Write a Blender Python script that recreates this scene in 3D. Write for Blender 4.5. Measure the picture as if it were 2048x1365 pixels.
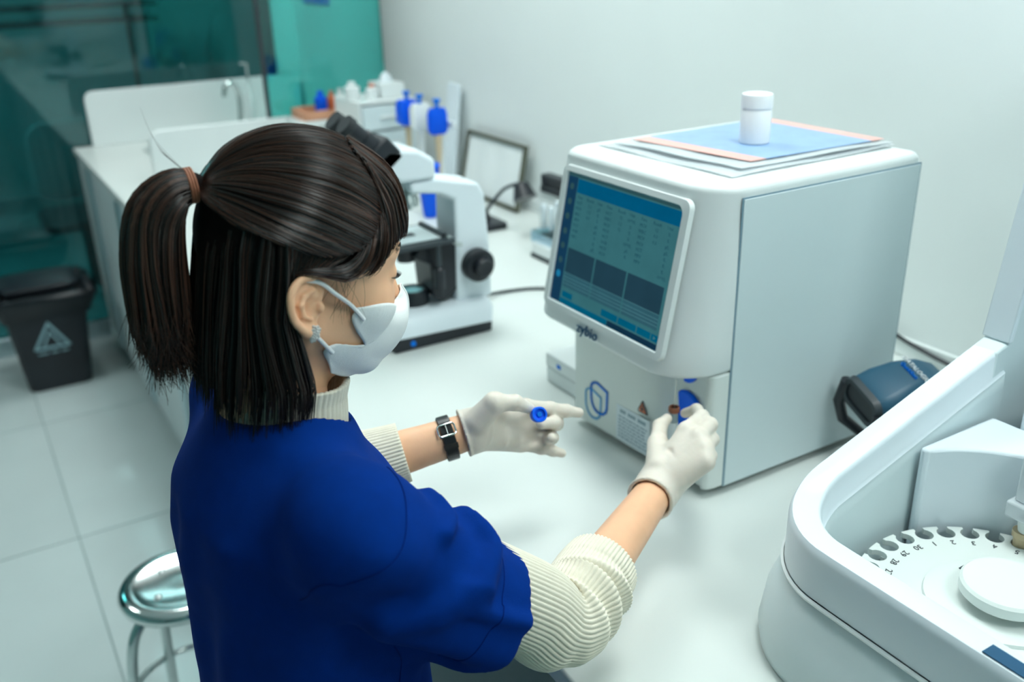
import bpy, bmesh, math, random
import numpy as np
from mathutils import Vector, Matrix

for _o in list(bpy.data.objects):
    bpy.data.objects.remove(_o, do_unlink=True)
scene = bpy.context.scene
COL = scene.collection
random.seed(7)
np.random.seed(7)

# ------------------------------------------------------------------ camera
CAM_POS = Vector((0.0, 0.0, 1.73))
YAW, PITCH, ROLL = math.radians(30.6776), math.radians(22.877), math.radians(-1.5249)
_f = Vector((-math.cos(YAW) * math.cos(PITCH), math.sin(YAW) * math.cos(PITCH), -math.sin(PITCH)))
_r = _f.cross(Vector((0, 0, 1))).normalized()
_u = _r.cross(_f)
_r2 = math.cos(ROLL) * _r + math.sin(ROLL) * _u
_u2 = -math.sin(ROLL) * _r + math.cos(ROLL) * _u
cam_data = bpy.data.cameras.new('camera')
cam_data.lens = 32.943
cam_data.sensor_width = 36.0
cam_data.clip_start = 0.02
cam_data.dof.use_dof = True
cam_data.dof.focus_distance = 1.04
cam_data.dof.aperture_fstop = 3.4
cam = bpy.data.objects.new('camera', cam_data)
cam.matrix_world = Matrix(((_r2.x, _u2.x, -_f.x, CAM_POS.x), (_r2.y, _u2.y, -_f.y, CAM_POS.y),
                           (_r2.z, _u2.z, -_f.z, CAM_POS.z), (0, 0, 0, 1)))
COL.objects.link(cam)
scene.camera = cam

# ------------------------------------------------------------------ world and exposure
world = bpy.data.worlds.new('world')
scene.world = world
world.use_nodes = True
world.node_tree.nodes['Background'].inputs[0].default_value = (0.80, 0.95, 0.97, 1)
world.node_tree.nodes['Background'].inputs[1].default_value = 0.3
scene.view_settings.view_transform = 'Standard'
scene.view_settings.look = 'None'
scene.view_settings.gamma = 1.0
scene.view_settings.use_curve_mapping = False
scene.view_settings.exposure = 0.0
try:
    scene.cycles.caustics_reflective = False
except Exception:
    pass
LAMP_POWER = 17.8          # emission of the ceiling panels

# ------------------------------------------------------------------ materials
def lin(c):
    return tuple((v / 12.92 if v <= 0.04045 else ((v + 0.055) / 1.055) ** 2.4) for v in c)

def rgb(r, g, b):
    return lin((r / 255, g / 255, b / 255))

def mat(name, col, rough=0.5, metal=0.0, var=0.04, scale=8.0, bump=0.0, bscale=200.0, emit=0.0,
        trans=0.0, ior=1.45, sheen=0.0, coat=0.0, sss=0.0, spec=0.5, alpha=1.0):
    m = bpy.data.materials.new(name)
    m.use_nodes = True
    nt = m.node_tree
    b = nt.nodes['Principled BSDF']
    b.inputs['Roughness'].default_value = rough
    b.inputs['Metallic'].default_value = metal
    b.inputs['IOR'].default_value = ior
    b.inputs['Specular IOR Level'].default_value = spec
    b.inputs['Transmission Weight'].default_value = trans
    b.inputs['Coat Weight'].default_value = coat
    b.inputs['Sheen Weight'].default_value = sheen
    b.inputs['Alpha'].default_value = alpha
    if sss:
        b.inputs['Subsurface Weight'].default_value = sss
        b.inputs['Subsurface Radius'].default_value = (0.012, 0.005, 0.003)
        b.inputs['Subsurface Scale'].default_value = 0.5
    tc = nt.nodes.new('ShaderNodeTexCoord')
    nz = nt.nodes.new('ShaderNodeTexNoise')
    nz.inputs['Scale'].default_value = scale
    nz.inputs['Detail'].default_value = 3
    nt.links.new(tc.outputs['Object'], nz.inputs['Vector'])
    rp = nt.nodes.new('ShaderNodeValToRGB')
    rp.color_ramp.elements[0].position = 0.3
    rp.color_ramp.elements[1].position = 0.7
    rp.color_ramp.elements[0].color = tuple(max(0, c * (1 - var)) for c in col) + (1,)
    rp.color_ramp.elements[1].color = tuple(min(1, c * (1 + var)) for c in col) + (1,)
    nt.links.new(nz.outputs['Fac'], rp.inputs['Fac'])
    nt.links.new(rp.outputs['Color'], b.inputs['Base Color'])
    if emit:
        nt.links.new(rp.outputs['Color'], b.inputs['Emission Color'])
        b.inputs['Emission Strength'].default_value = emit
    if bump:
        n2 = nt.nodes.new('ShaderNodeTexNoise')
        n2.inputs['Scale'].default_value = bscale
        nt.links.new(tc.outputs['Object'], n2.inputs['Vector'])
        bp = nt.nodes.new('ShaderNodeBump')
        bp.inputs['Strength'].default_value = bump
        bp.inputs['Distance'].default_value = 0.001
        nt.links.new(n2.outputs['Fac'], bp.inputs['Height'])
        nt.links.new(bp.outputs['Normal'], b.inputs['Normal'])
    return m

def sheet_glass(name, tint, rough=0.02, gloss=0.12):
    """thin pane: tinted see-through with a mirror layer"""
    m = bpy.data.materials.new(name)
    m.use_nodes = True
    nt = m.node_tree
    nt.nodes.remove(nt.nodes['Principled BSDF'])
    out = nt.nodes['Material Output']
    tr = nt.nodes.new('ShaderNodeBsdfTransparent')
    tr.inputs[0].default_value = tint + (1,)
    gl = nt.nodes.new('ShaderNodeBsdfGlossy')
    gl.inputs['Roughness'].default_value = rough
    gl.inputs['Color'].default_value = (0.8, 0.95, 0.95, 1)
    fr = nt.nodes.new('ShaderNodeFresnel')
    fr.inputs['IOR'].default_value = 1.45
    ad = nt.nodes.new('ShaderNodeMath')
    ad.operation = 'MULTIPLY_ADD'
    ad.inputs[1].default_value = 1.0
    ad.inputs[2].default_value = gloss * 0.3
    nt.links.new(fr.outputs[0], ad.inputs[0])
    mx = nt.nodes.new('ShaderNodeMixShader')
    nt.links.new(ad.outputs[0], mx.inputs[0])
    nt.links.new(tr.outputs[0], mx.inputs[1])
    nt.links.new(gl.outputs[0], mx.inputs[2])
    nt.links.new(mx.outputs[0], out.inputs['Surface'])
    return m

M = {}
M['wall'] = mat('wall_paint', (0.75, 0.805, 0.80), 0.7, var=0.02, scale=2)
M['bounce_teal'] = mat('dark_bounce_teal', (0.16, 0.34, 0.34), 0.6, var=0.03, scale=2)  # for the unseen walls, picked to darken and tint their bounced light
M['ceiling'] = mat('ceiling_paint', (0.80, 0.85, 0.85), 0.8, var=0.02)
M['tile'] = mat('floor_tile', (0.60, 0.70, 0.70), 0.12, var=0.05, scale=1.5, coat=0.2)
M['grout'] = mat('grout', (0.30, 0.40, 0.40), 0.8)
M['worktop'] = mat('worktop_laminate', (0.665, 0.715, 0.695), 0.32, var=0.015, scale=3)
M['cabinet'] = mat('cabinet_laminate', (0.66, 0.74, 0.75), 0.35, var=0.02)
M['alu'] = mat('aluminium', (0.60, 0.72, 0.76), 0.3, 1.0, var=0.03)
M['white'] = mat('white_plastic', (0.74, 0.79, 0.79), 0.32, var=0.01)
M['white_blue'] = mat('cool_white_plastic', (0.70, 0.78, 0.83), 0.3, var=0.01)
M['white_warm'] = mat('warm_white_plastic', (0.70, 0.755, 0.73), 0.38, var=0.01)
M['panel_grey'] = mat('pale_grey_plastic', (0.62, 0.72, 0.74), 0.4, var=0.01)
M['black'] = mat('black_plastic', (0.012, 0.016, 0.022), 0.38, var=0.2)
M['dark'] = mat('dark_grey_metal', (0.03, 0.042, 0.05), 0.45, var=0.15)
M['rubber'] = mat('dark_rubber', (0.02, 0.026, 0.03), 0.65)
M['chrome'] = mat('chrome', (0.70, 0.75, 0.74), 0.12, 1.0, var=0.02)
M['steel'] = mat('brushed_steel', (0.55, 0.60, 0.60), 0.28, 1.0, var=0.05)
M['blue'] = mat('blue_plastic', rgb(0, 104, 245), 0.45, var=0.05, spec=0.25)
M['deep_blue'] = mat('deep_blue_plastic', rgb(0, 88, 228), 0.45, var=0.05, spec=0.25)
M['logo_blue'] = mat('logo_blue_print', rgb(0, 118, 222), 0.5, var=0.05, spec=0.2)
M['pale_logo'] = mat('pale_blue_print', rgb(90, 170, 220), 0.5, var=0.05, spec=0.2)
M['navy'] = mat('navy_print', rgb(15, 75, 110), 0.5)
M['grey_print'] = mat('grey_print', rgb(120, 150, 165), 0.6)
M['paper'] = mat('paper_white', (0.70, 0.78, 0.82), 0.7, var=0.02)
M['clear'] = sheet_glass('clear_plastic', (0.93, 0.97, 0.97), 0.08, 0.1)
M['teal_glass'] = sheet_glass('teal_glass', (0.34, 0.84, 0.81), 0.03, 0.12)
M['far_glass'] = sheet_glass('dark_teal_glass', (0.24, 0.64, 0.66), 0.05, 0.14)
M['wood'] = mat('orange_wood', rgb(205, 150, 120), 0.6, var=0.15, scale=20)
M['orange'] = mat('orange_plastic', rgb(205, 110, 70), 0.5)
M['lamp_face'] = mat('lamp_diffuser', (0.925, 1.0, 0.985), 0.5, emit=LAMP_POWER, var=0.0)
M['fill_panel'] = mat('fill_panel_glow', (0.75, 1.0, 0.98), 0.5, emit=17.0, var=0.0)  # glow of the added fill panel behind the glass wall

# ------------------------------------------------------------------ mesh helpers
def tag(o, label=None, cat=None, group=None, kind=None):
    if label: o['label'] = label
    if cat: o['category'] = cat
    if group: o['group'] = group
    if kind: o['kind'] = kind
    return o

def link(name, me, m=None, parent=None, loc=None, rot=None, bevel=0, segs=2, sharp=35):
    if m is not None and len(me.materials) == 0:
        me.materials.append(M[m] if isinstance(m, str) else m)
    o = bpy.data.objects.new(name, me)
    COL.objects.link(o)
    if parent is not None: o.parent = parent
    if loc is not None: o.location = loc
    if rot is not None: o.rotation_euler = rot
    if bevel:
        bv = o.modifiers.new('bevel', 'BEVEL')
        bv.width = bevel
        bv.segments = segs
        bv.limit_method = 'ANGLE'
        bv.angle_limit = math.radians(40)
        bv.harden_normals = False
    return o

def empty(name, loc, parent=None, rotz=0):
    o = bpy.data.objects.new(name, None)
    COL.objects.link(o)
    o.location = loc
    o.rotation_euler = (0, 0, rotz)
    o.empty_display_size = 0.05
    if parent is not None: o.parent = parent
    return o

class G:
    """collects shapes into one mesh"""
    def __init__(s):
        s.v, s.f = [], []
    def add(s, v, f, mtx=None):
        k = len(s.v)
        if mtx is not None: v = [tuple(mtx @ Vector(p)) for p in v]
        s.v += [tuple(p) for p in v]
        s.f += [tuple(i + k for i in q) for q in f]
        return s
    def box(s, x0, x1, y0, y1, z0, z1, mtx=None):
        v = [(x0, y0, z0), (x1, y0, z0), (x1, y1, z0), (x0, y1, z0), (x0, y0, z1), (x1, y0, z1), (x1, y1, z1), (x0, y1, z1)]
        f = [(3, 2, 1, 0), (4, 5, 6, 7), (0, 1, 5, 4), (1, 2, 6, 5), (2, 3, 7, 6), (3, 0, 4, 7)]
        return s.add(v, f, mtx)
    def loft(s, rings, cap0=True, cap1=True, closed=True, mtx=None):
        n = len(rings[0])
        v = [p for r in rings for p in r]
        f = []
        for i in range(len(rings) - 1):
            for j in range(n if closed else n - 1):
                a, b = i * n + j, i * n + (j + 1) % n
                f.append((a, b, b + n, a + n))
        if cap0: f.append(tuple(range(n - 1, -1, -1)))
        if cap1: f.append(tuple(range((len(rings) - 1) * n, len(rings) * n)))
        return s.add(v, f, mtx)
    def lathe(s, prof, n=32, mtx=None, cap=True):
        rings = [[(r * math.cos(2 * math.pi * j / n), r * math.sin(2 * math.pi * j / n), z) for j in range(n)] for r, z in prof]
        return s.loft(rings, cap, cap, True, mtx)
    def prism(s, poly, z0, z1, mtx=None):
        return s.loft([[(x, y, z0) for x, y in poly], [(x, y, z1) for x, y in poly]], True, True, True, mtx)
    def tube(s, path, r, n=10, cap=True, mtx=None):
        path = [Vector(p) for p in path]
        rr = r if isinstance(r, (list, tuple)) else [r] * len(path)
        rings, nrm = [], None
        for i, p in enumerate(path):
            t = (path[min(i + 1, len(path) - 1)] - path[max(i - 1, 0)]).normalized()
            if nrm is None:
                nrm = t.orthogonal().normalized()
            else:
                nrm = (nrm - t * nrm.dot(t)).normalized()
            bn = t.cross(nrm)
            rings.append([tuple(p + (nrm * math.cos(2 * math.pi * j / n) + bn * math.sin(2 * math.pi * j / n)) * rr[i]) for j in range(n)])
        return s.loft(rings, cap, cap, True, mtx)
    def mesh(s, name='m', smooth=True, ang=35):
        me = bpy.data.meshes.new(name)
        me.from_pydata(s.v, [], s.f)
        me.validate()
        bm = bmesh.new()
        bm.from_mesh(me)
        bmesh.ops.recalc_face_normals(bm, faces=bm.faces)
        bm.to_mesh(me)
        bm.free()
        if smooth:
            me.polygons.foreach_set('use_smooth', [True] * len(me.polygons))
            me.set_sharp_from_angle(angle=math.radians(ang))
        me.update()
        return me
    def build(s, name, m, parent=None, bevel=0, segs=2, smooth=True, ang=35, loc=None, rot=None):
        return link(name, s.mesh(name, smooth, ang), m, parent, loc, rot, bevel, segs)

def bez(pts, n=40):
    """Catmull-Rom through the points"""
    p = [Vector(a) for a in pts]
    p = [p[0] * 2 - p[1]] + p + [p[-1] * 2 - p[-2]]
    out = []
    segs = len(p) - 3
    for i in range(n + 1):
        t = i / n * segs
        k = min(int(t), segs - 1)
        u = t - k
        a, b, c, d = p[k:k + 4]
        out.append(0.5 * ((2 * b) + (c - a) * u + (2 * a - 5 * b + 4 * c - d) * u * u + (3 * b - a - 3 * c + d) * u ** 3))
    return out

def rrect(x0, x1, y0, y1, r, n=8):
    """rounded rectangle, r = radius or four radii (x0y0, x1y0, x1y1, x0y1)"""
    if not isinstance(r, (list, tuple)): r = [r] * 4
    c = [(x0 + r[0], y0 + r[0], 180), (x1 - r[1], y0 + r[1], 270), (x1 - r[2], y1 - r[2], 0), (x0 + r[3], y1 - r[3], 90)]
    out = []
    for (cx, cy, a0), rr in zip(c, r):
        for i in range(n + 1):
            a = math.radians(a0 + 90 * i / n)
            out.append((cx + rr * math.cos(a), cy + rr * math.sin(a)))
    return out

def frame_mtx(o, ex, ey):
    ex, ey = Vector(ex).normalized(), Vector(ey).normalized()
    ez = ex.cross(ey).normalized()
    ey = ez.cross(ex)
    return Matrix(((ex.x, ey.x, ez.x, o[0]), (ex.y, ey.y, ez.y, o[1]), (ex.z, ey.z, ez.z, o[2]), (0, 0, 0, 1)))

def text_geo(s, size, depth=0.0004, align='CENTER', spacing=1.0, res=3):
    cu = bpy.data.curves.new('lettering', 'FONT')
    cu.body = s
    cu.size = size
    cu.extrude = depth / 2
    cu.align_x = align
    cu.align_y = 'CENTER'
    cu.space_character = spacing
    cu.resolution_u = res
    to = bpy.data.objects.new('lettering', cu)
    COL.objects.link(to)
    dg = bpy.context.evaluated_depsgraph_get()
    dg.update()
    me = bpy.data.meshes.new_from_object(to.evaluated_get(dg))
    bpy.data.objects.remove(to, do_unlink=True)
    bpy.data.curves.remove(cu)
    v = [tuple(p.co) for p in me.vertices]
    f = [tuple(p.vertices) for p in me.polygons]
    bpy.data.meshes.remove(me)
    return v, f

def text_obj(name, s, size, m, parent, mtx, **k):
    v, f = text_geo(s, size, **k)
    g = G()
    g.add(v, f, mtx)
    return g.build(name, m, parent, smooth=False)

# ------------------------------------------------------------------ the room
DESK = 0.93
WALL_Y = 1.60
FAR_X = -4.72
floor = tag(G().box(-8.2, 1.6, -3.0, 1.9, -0.06, -0.004).build('floor', 'grout'), kind='structure')
TS = 0.943
tile_me = G().box(0.0025, TS - 0.0025, 0.0025, TS - 0.0025, -0.006, 0.0).mesh('tile', False)
tile_me.materials.append(M['tile'])
# joints run through the crossing seen on the left of the picture
JX, JY = -3.866, 0.088
for i in range(-5, 6):
    for j in range(-4, 2):
        x, y = JX + i * TS, JY + j * TS
        if x < -8.2 or x > 0.8: continue
        link('tile', tile_me, None, floor, (x, y, 0))
tag(G().box(-8.2, 1.6, WALL_Y, WALL_Y + 0.12, 0, 2.8).build('wall_right', 'wall'), kind='structure')
tag(G().box(-8.2, 1.6, -3.12, -3.0, 0, 2.8).build('wall_left', 'bounce_teal'), kind='structure')
tag(G().box(1.6, 1.72, -3.0, 1.6, 0, 2.8).build('wall_near', 'bounce_teal'), kind='structure')
tag(G().box(-8.32, -8.2, -3.0, 1.6, 0, 2.8).build('wall_back', 'wall'), kind='structure')
tag(G().box(-8.2, 1.6, -3.0, 1.6, 2.8, 2.9).build('ceiling', 'ceiling'), kind='structure')
# far wall: solid at the corner, glazed towards the left
wf = tag(G().box(FAR_X - 0.08, FAR_X, 1.485, WALL_Y, 0, 2.8).build('wall_far', 'wall'), kind='structure')
win = tag(empty('window_1', (FAR_X, 0, 0)), kind='structure')
for k, (a, b) in enumerate(((-3.0, -1.52), (-1.5, -0.02), (0.0, 1.435))):
    G().box(-0.012, 0.0, a, b, 0.09, 2.78).build('pane', 'far_glass', win)
G().box(-0.05, 0.012, 1.436, 1.485, 0.0, 2.8).build('post', 'black', win, bevel=0.003)
for yy in (-1.51, -0.01):
    G().box(-0.016, 0.004, yy - 0.006, yy + 0.006, 0.09, 2.78).build('seal', 'panel_grey', win)
tag(G().box(FAR_X - 0.02, FAR_X + 0.014, -3.0, 0.50, 0, 0.09).build('baseboard_far', 'alu', bevel=0.003), kind='structure')

# ceiling panels
PANELS = [(-3.9, 0.75), (-3.6, -1.3), (-2.2, 0.95), (-0.75, 1.0), (0.6, 0.9)]
for k, (x, y) in enumerate(PANELS):
    t = tag(empty('ceiling_light', (x, y, 2.8)), 'square white ceiling light panel above the laboratory', 'ceiling light', 'ceiling light panels')
    g = G()
    for a in ((-0.31, 0.31, -0.31, -0.295), (-0.31, 0.31, 0.295, 0.31), (-0.31, -0.295, -0.295, 0.295), (0.295, 0.31, -0.295, 0.295)):
        g.box(a[0], a[1], a[2], a[3], -0.02, 0.0)
    g.build('frame', 'alu', t)
    G().box(-0.295, 0.295, -0.295, 0.295, -0.014, -0.004).build('diffuser', 'lamp_face', t)
t = tag(empty('ceiling_light', (-5.35, -1.0, 2.8)), 'unseen fill light panel added to brighten the room behind the glass', 'ceiling light')  # unseen panel, added to brighten the space behind the glass
G().box(-0.31, 0.31, -0.31, 0.31, -0.012, 0.0).build('frame', 'alu', t)
G().box(-0.295, 0.295, -0.295, 0.295, -0.016, -0.0121).build('diffuser', 'fill_panel', t)

# ------------------------------------------------------------------ the bench
wt = tag(empty('worktop', (0, 0, DESK)), 'long pale laminate worktop carrying the instruments along the wall', 'worktop')
G().box(FAR_X + 0.02, 1.0, 0.49, WALL_Y - 0.002, -0.03, 0).build('slab', 'worktop', wt, bevel=0.004)
tag(G().box(FAR_X + 0.02, 1.0, WALL_Y - 0.012, WALL_Y - 0.001, DESK + 0.0005, DESK + 0.04).build('trim_1', 'wall', bevel=0.002), kind='structure')
UW = 0.68
for k in (0, 1, 2, 3, 4, 6):
    x0 = FAR_X + 0.02 + k * UW
    lab = ['white base cabinet at the far end of the bench, beside the black bin',
           'second white base cabinet from the glass wall, beside the black bin',
           'third white base cabinet from the far end of the bench', 'white base cabinet right behind the steel stool', 'white base cabinet hidden behind the back of the person', '', 'white base cabinet beneath the chemistry analyzer'][k]
    c = tag(empty('base_cabinet', (x0, 0.50, 0)), lab, 'cabinet', 'base cabinets under the bench')
    g = G()
    g.box(0.002, UW - 0.002, 0.02, 1.06, 0.06, DESK - 0.031)
    g.box(0.002, UW - 0.002, 0.05, 1.06, 0.0, 0.06)
    g.build('body', 'cabinet', c)
    for s in (0, 1):
        d0 = 0.004 + s * UW / 2
        d = G().box(d0, d0 + UW / 2 - 0.008, 0.0, 0.019, 0.065, DESK - 0.036).build('door', 'cabinet', c, bevel=0.002)
        hx = d0 + (0.004 if s else UW / 2 - 0.008 - 0.034)
        G().box(hx, hx + 0.03, -0.012, -0.0005, 0.07, DESK - 0.04).build('handle', 'alu', d, bevel=0.002)

def splash_panel(x, y0, y1, h, r, label, t=0.02):
    pl = [(y0, 0.0005), (y1, 0.0005), (y1, h)]
    for i in range(9):
        a = math.radians(90 + 90 * i / 8)
        pl.append((y0 + r + r * math.cos(a), h - r + r * math.sin(a)))
    g = G()
    g.prism(pl, -t / 2, t / 2, frame_mtx((x, 0, DESK), (0, 1, 0), (0, 0, 1)))
    return tag(g.build('splash_panel', 'white', bevel=0.003), label, 'splash panel', 'white splash panels beside the sink')
splash_panel(-4.68, 0.575, WALL_Y - 0.02, 0.243, 0.04, 'white splash panel standing at the far end against the glass wall')
sp2 = splash_panel(-3.66, 0.64, WALL_Y - 0.02, 0.205, 0.045, 'white splash panel between the sink and the microscope', 0.03)
G().box(-3.644, -3.47, 1.16, WALL_Y - 0.02, DESK + 0.178, DESK + 0.205).build('ledge', 'white', sp2, bevel=0.003)

gp = tag(empty('glass_screen', (-3.66, 1.094, DESK + 0.206)), 'teal glass screen standing on the splash panel by the wall', 'glass screen')
G().box(-0.004, 0.004, 0.014, 0.504, 0, 1.66).build('pane', 'teal_glass', gp)
G().box(-0.009, 0.009, 0, 0.0138, 0, 1.66).build('edge_profile', 'dark', gp)

# sink and faucet between the splash panels
sk = tag(empty('sink', (-4.2, 1.02, DESK)), 'steel sink bowl let into the worktop between the splash panels', 'sink')
g = G()
rim = rrect(-0.28, 0.28, -0.27, 0.27, 0.05)
inn = rrect(-0.25, 0.25, -0.24, 0.24, 0.05)
g.loft([[(x, y, 0.0005) for x, y in rim], [(x, y, 0.004) for x, y in rim], [(x, y, 0.004) for x, y in inn], [(x, y, 0.0008) for x, y in inn]], True, True)
g.build('bowl', 'steel', sk)
G().lathe([(0.03, 0.001), (0.03, 0.006), (0.02, 0.007)], 20).build('drain', 'chrome', sk)
fc = tag(empty('faucet', (-4.30, 1.155, DESK + 0.004)), 'tall curved chrome gooseneck faucet at the sink', 'faucet')
G().lathe([(0.028, 0), (0.028, 0.012), (0.016, 0.02), (0.014, 0.05)], 20).build('base', 'chrome', fc)
G().tube(bez([(0, 0, 0.05), (0, 0.01, 0.13), (0, 0.013, 0.21), (0, -0.008, 0.265), (0, -0.04, 0.255), (0, -0.052, 0.21)], 30), 0.011, 12).build('spout', 'chrome', fc)
G().tube([(0.01, 0, 0.03), (0.05, 0, 0.05)], 0.006, 10).build('lever', 'chrome', fc)
sb = tag(empty('reflection_streak', (-4.42, 1.25, DESK + 0.0045)), 'slim upright shape added in place of a bright reflection beside the faucet', 'reflection streak')  # solid shape added to stand in for a bright reflection streak
G().lathe([(0.024, 0), (0.024, 0.19), (0.010, 0.22), (0.010, 0.255)], 20).build('bottle', 'white', sb)
G().tube([(0, 0, 0.255), (0, 0, 0.33), (0.0, -0.03, 0.335)], 0.007, 10).build('streak_top', 'chrome', sb)

# ------------------------------------------------------------------ behind the glass wall
for z, lab in ((1.475, 'upper dark shelf board seen dimly through the teal glass'), (1.39, 'lower dark shelf board seen dimly through the teal glass')):
    t = tag(empty('wall_shelf', (-6.0, 0.2, z)), lab, 'shelf', 'shelf boards behind the glass')
    G().box(-0.3, 0.0, -1.2, 1.03, -0.012, 0.012).build('board', 'black', t)
    for yy in (-1.0, 0.9):
        G().box(-0.3, -0.27, yy - 0.01, yy + 0.01, -1.2 if z > 1.4 else -1.115, -0.0125).build('bracket', 'dark', t)
ch = tag(empty('office_chair', (-5.60, 0.55, 0)), 'pale office chair dimly visible behind the glass wall', 'chair')
g = G()
bk = rrect(-0.19, 0.19, 0.52, 0.93, 0.10)
g.loft([[(0.0, y, z) for y, z in bk], [(0.035, y, z) for y, z in bk]])
g.build('backrest', 'white', ch, bevel=0.01)
g = G(); st = rrect(-0.03, 0.42, -0.21, 0.21, 0.08)
g.prism(st, 0.42, 0.47); g.build('seat', 'dark', ch, bevel=0.01)
G().tube([(0.2, 0, 0.06), (0.2, 0, 0.42)], 0.025, 12).build('column', 'dark', ch)
g = G()
for k in range(5):
    a = 2 * math.pi * k / 5 + 0.3
    g.tube([(0.2, 0, 0.08), (0.2 + 0.26 * math.cos(a), 0.26 * math.sin(a), 0.05)], 0.018, 8)
    g.lathe([(0.022, 0), (0.025, 0.02), (0.02, 0.045)], 10, Matrix.Translation((0.2 + 0.26 * math.cos(a), 0.26 * math.sin(a), 0)))
g.build('base', 'dark', ch)

# ------------------------------------------------------------------ bin with black bag
M['bag'] = mat('black_bag_film', (0.008, 0.012, 0.016), 0.3, var=0.2, bump=0.3, bscale=25)
M['teal_print'] = mat('pale_print', rgb(150, 185, 195), 0.6)
bn = tag(empty('waste_bin', (-4.32, 0.205, 0)), 'black waste bin lined with a black bag beside the cabinets', 'waste bin')
def ring_bin(w, d, z, wob=0.0, n=40, seed=1):
    rnd = random.Random(seed)
    out = []
    for x, y in rrect(-d, d, -w, w, 0.04, 9):
        k = 1 + wob * (rnd.random() - 0.5)
        out.append((x * k, y * k, z + wob * 0.3 * (rnd.random() - .5)))
    return out
g = G()
g.loft([ring_bin(0.125, 0.12, 0.0), ring_bin(0.13, 0.125, 0.02), ring_bin(0.165, 0.15, 0.40), ring_bin(0.16, 0.145, 0.40), ring_bin(0.12, 0.115, 0.03)], True, True)
g.build('body', 'black', bn)
g = G()
g.loft([ring_bin(0.176, 0.161, 0.335, 0.04, seed=2), ring_bin(0.18, 0.165, 0.36, 0.04, seed=3), ring_bin(0.195, 0.18, 0.40, 0.06, seed=4),
        ring_bin(0.205, 0.19, 0.425, 0.08, seed=5), ring_bin(0.17, 0.16, 0.44, 0.08, seed=6), ring_bin(0.14, 0.13, 0.37, 0.05, seed=7)], False, False)
g.build('bag', 'bag', bn, ang=180)
g = G(); lid = rrect(-0.13, 0.13, -0.15, 0.15, 0.05)
g.loft([[(x, y, 0.44) for x, y in lid], [(x * 1.02, y * 1.02, 0.465) for x, y in lid], [(x * 0.8, y * 0.8, 0.475) for x, y in lid]])
g.build('lid', 'black', bn, bevel=0.004)
g = G()
mt = frame_mtx((0.1425, -0.005, 0.235), (0, 1, 0), (0.0658, 0, 1)) 
def outline(g, pts, w, depth, mtx, close=True):
    n = len(pts)
    for i in range(n if close else n - 1):
        a, b = Vector(pts[i]), Vector(pts[(i + 1) % n])
        d = (b - a).normalized() * w * 0.45
        nn = Vector((-d.y, d.x)).normalized() * w / 2
        a, b = a - d, b + d
        g.prism([tuple(a + nn), tuple(a - nn), tuple(b - nn), tuple(b + nn)], 0, depth, mtx)
outline(g, [(-0.066, -0.035), (0.066, -0.035), (0, 0.075)], 0.011, 0.001, mt)
outline(g, [(-0.03, -0.022), (0, 0.035), (0.03, -0.022)], 0.008, 0.001, mt, False)
for a, b in ((-0.06, -0.02), (-0.01, 0.02), (0.03, 0.06)):
    g.prism([(a, -0.062), (b, -0.062), (b, -0.056), (a, -0.056)], 0, 0.001, mt)
g.build('warning_sign', 'teal_print', bn, smooth=False)

# ------------------------------------------------------------------ stool
stl = tag(empty('stool', (-1.793, 0.224, 0)), 'round polished steel stool standing beside the person', 'stool')
SZ = 0.50
g = G()
g.lathe([(0.02, SZ - 0.006), (0.075, SZ - 0.006), (0.095, SZ - 0.002), (0.113, SZ + 0.001), (0.124, SZ - 0.004), (0.130, SZ - 0.014), (0.127, SZ - 0.026), (0.12, SZ - 0.031), (0.02, SZ - 0.036)], 64)
g.build('seat', 'chrome', stl, ang=60)
for k in range(4):
    a = math.radians(90 * k - 75)
    c_, s_ = math.cos(a), math.sin(a)
    G().tube(bez([(0.05 * c_, 0.05 * s_, SZ - 0.046), (0.09 * c_, 0.09 * s_, SZ - 0.052), (0.125 * c_, 0.125 * s_, SZ - 0.10), (0.145 * c_, 0.145 * s_, 0.28), (0.17 * c_, 0.17 * s_, 0.0)], 24), 0.0115, 14).build('leg', 'chrome', stl)
G().tube([(0.152 * math.cos(2 * math.pi * i / 48), 0.152 * math.sin(2 * math.pi * i / 48), 0.2) for i in range(49)], 0.007, 10).build('foot_ring', 'chrome', stl)
for k in range(4):
    a = 2 * math.pi * k / 4 + 0.5
    G().lathe([(0.008, SZ - 0.0058), (0.008, SZ - 0.004), (0.004, SZ - 0.0025)], 14, Matrix.Translation((0.062 * math.cos(a), 0.062 * math.sin(a), 0))).build('rivet', 'steel', stl)

def wb(g, name, m, parent, root, **k):
    """mesh drawn in room coordinates, hung under a root standing at root.location"""
    L = root.location
    g.v = [(x - L.x, y - L.y, z - L.z) for x, y, z in g.v]
    return g.build(name, m, parent, **k)

# ------------------------------------------------------------------ blood analyser
an = tag(empty('blood_analyzer', (-1.105, 1.08, DESK)), 'large white blood analyzer with a tilted blue touch screen', 'analyzer')
AX0, AX1, AYB = -1.297, -0.916, 1.295
def front_y(z): return 0.8155 + (z - 1.145) * 0.195
g = G()
rings = []
def hring(z, inset=0.0, y=None):
    yy = (front_y(z) if y is None else y) + inset
    return [(x, yv, z) for x, yv in rrect(AX0 + inset, AX1 - inset, yy, AYB - inset, (0.045, 0.075, 0.012, 0.012), 10)]
rings.append(hring(1.140, 0.006, 0.90))
rings.append(hring(1.1405, 0.004, 0.835))
rings.append(hring(1.141, 0.004))
rings.append(hring(1.144, 0.001))
for z in np.linspace(1.148, 1.408, 9): rings.append(hring(float(z)))
for a in (15, 30, 45, 60, 75, 90):
    a = math.radians(a)
    rings.append(hring(1.408 + 0.012 * math.sin(a), 0.010 * (1 - math.cos(a)), front_y(1.408)))
g.loft(rings)
housing = wb(g, 'housing', 'white', an, an, ang=50)
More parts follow.
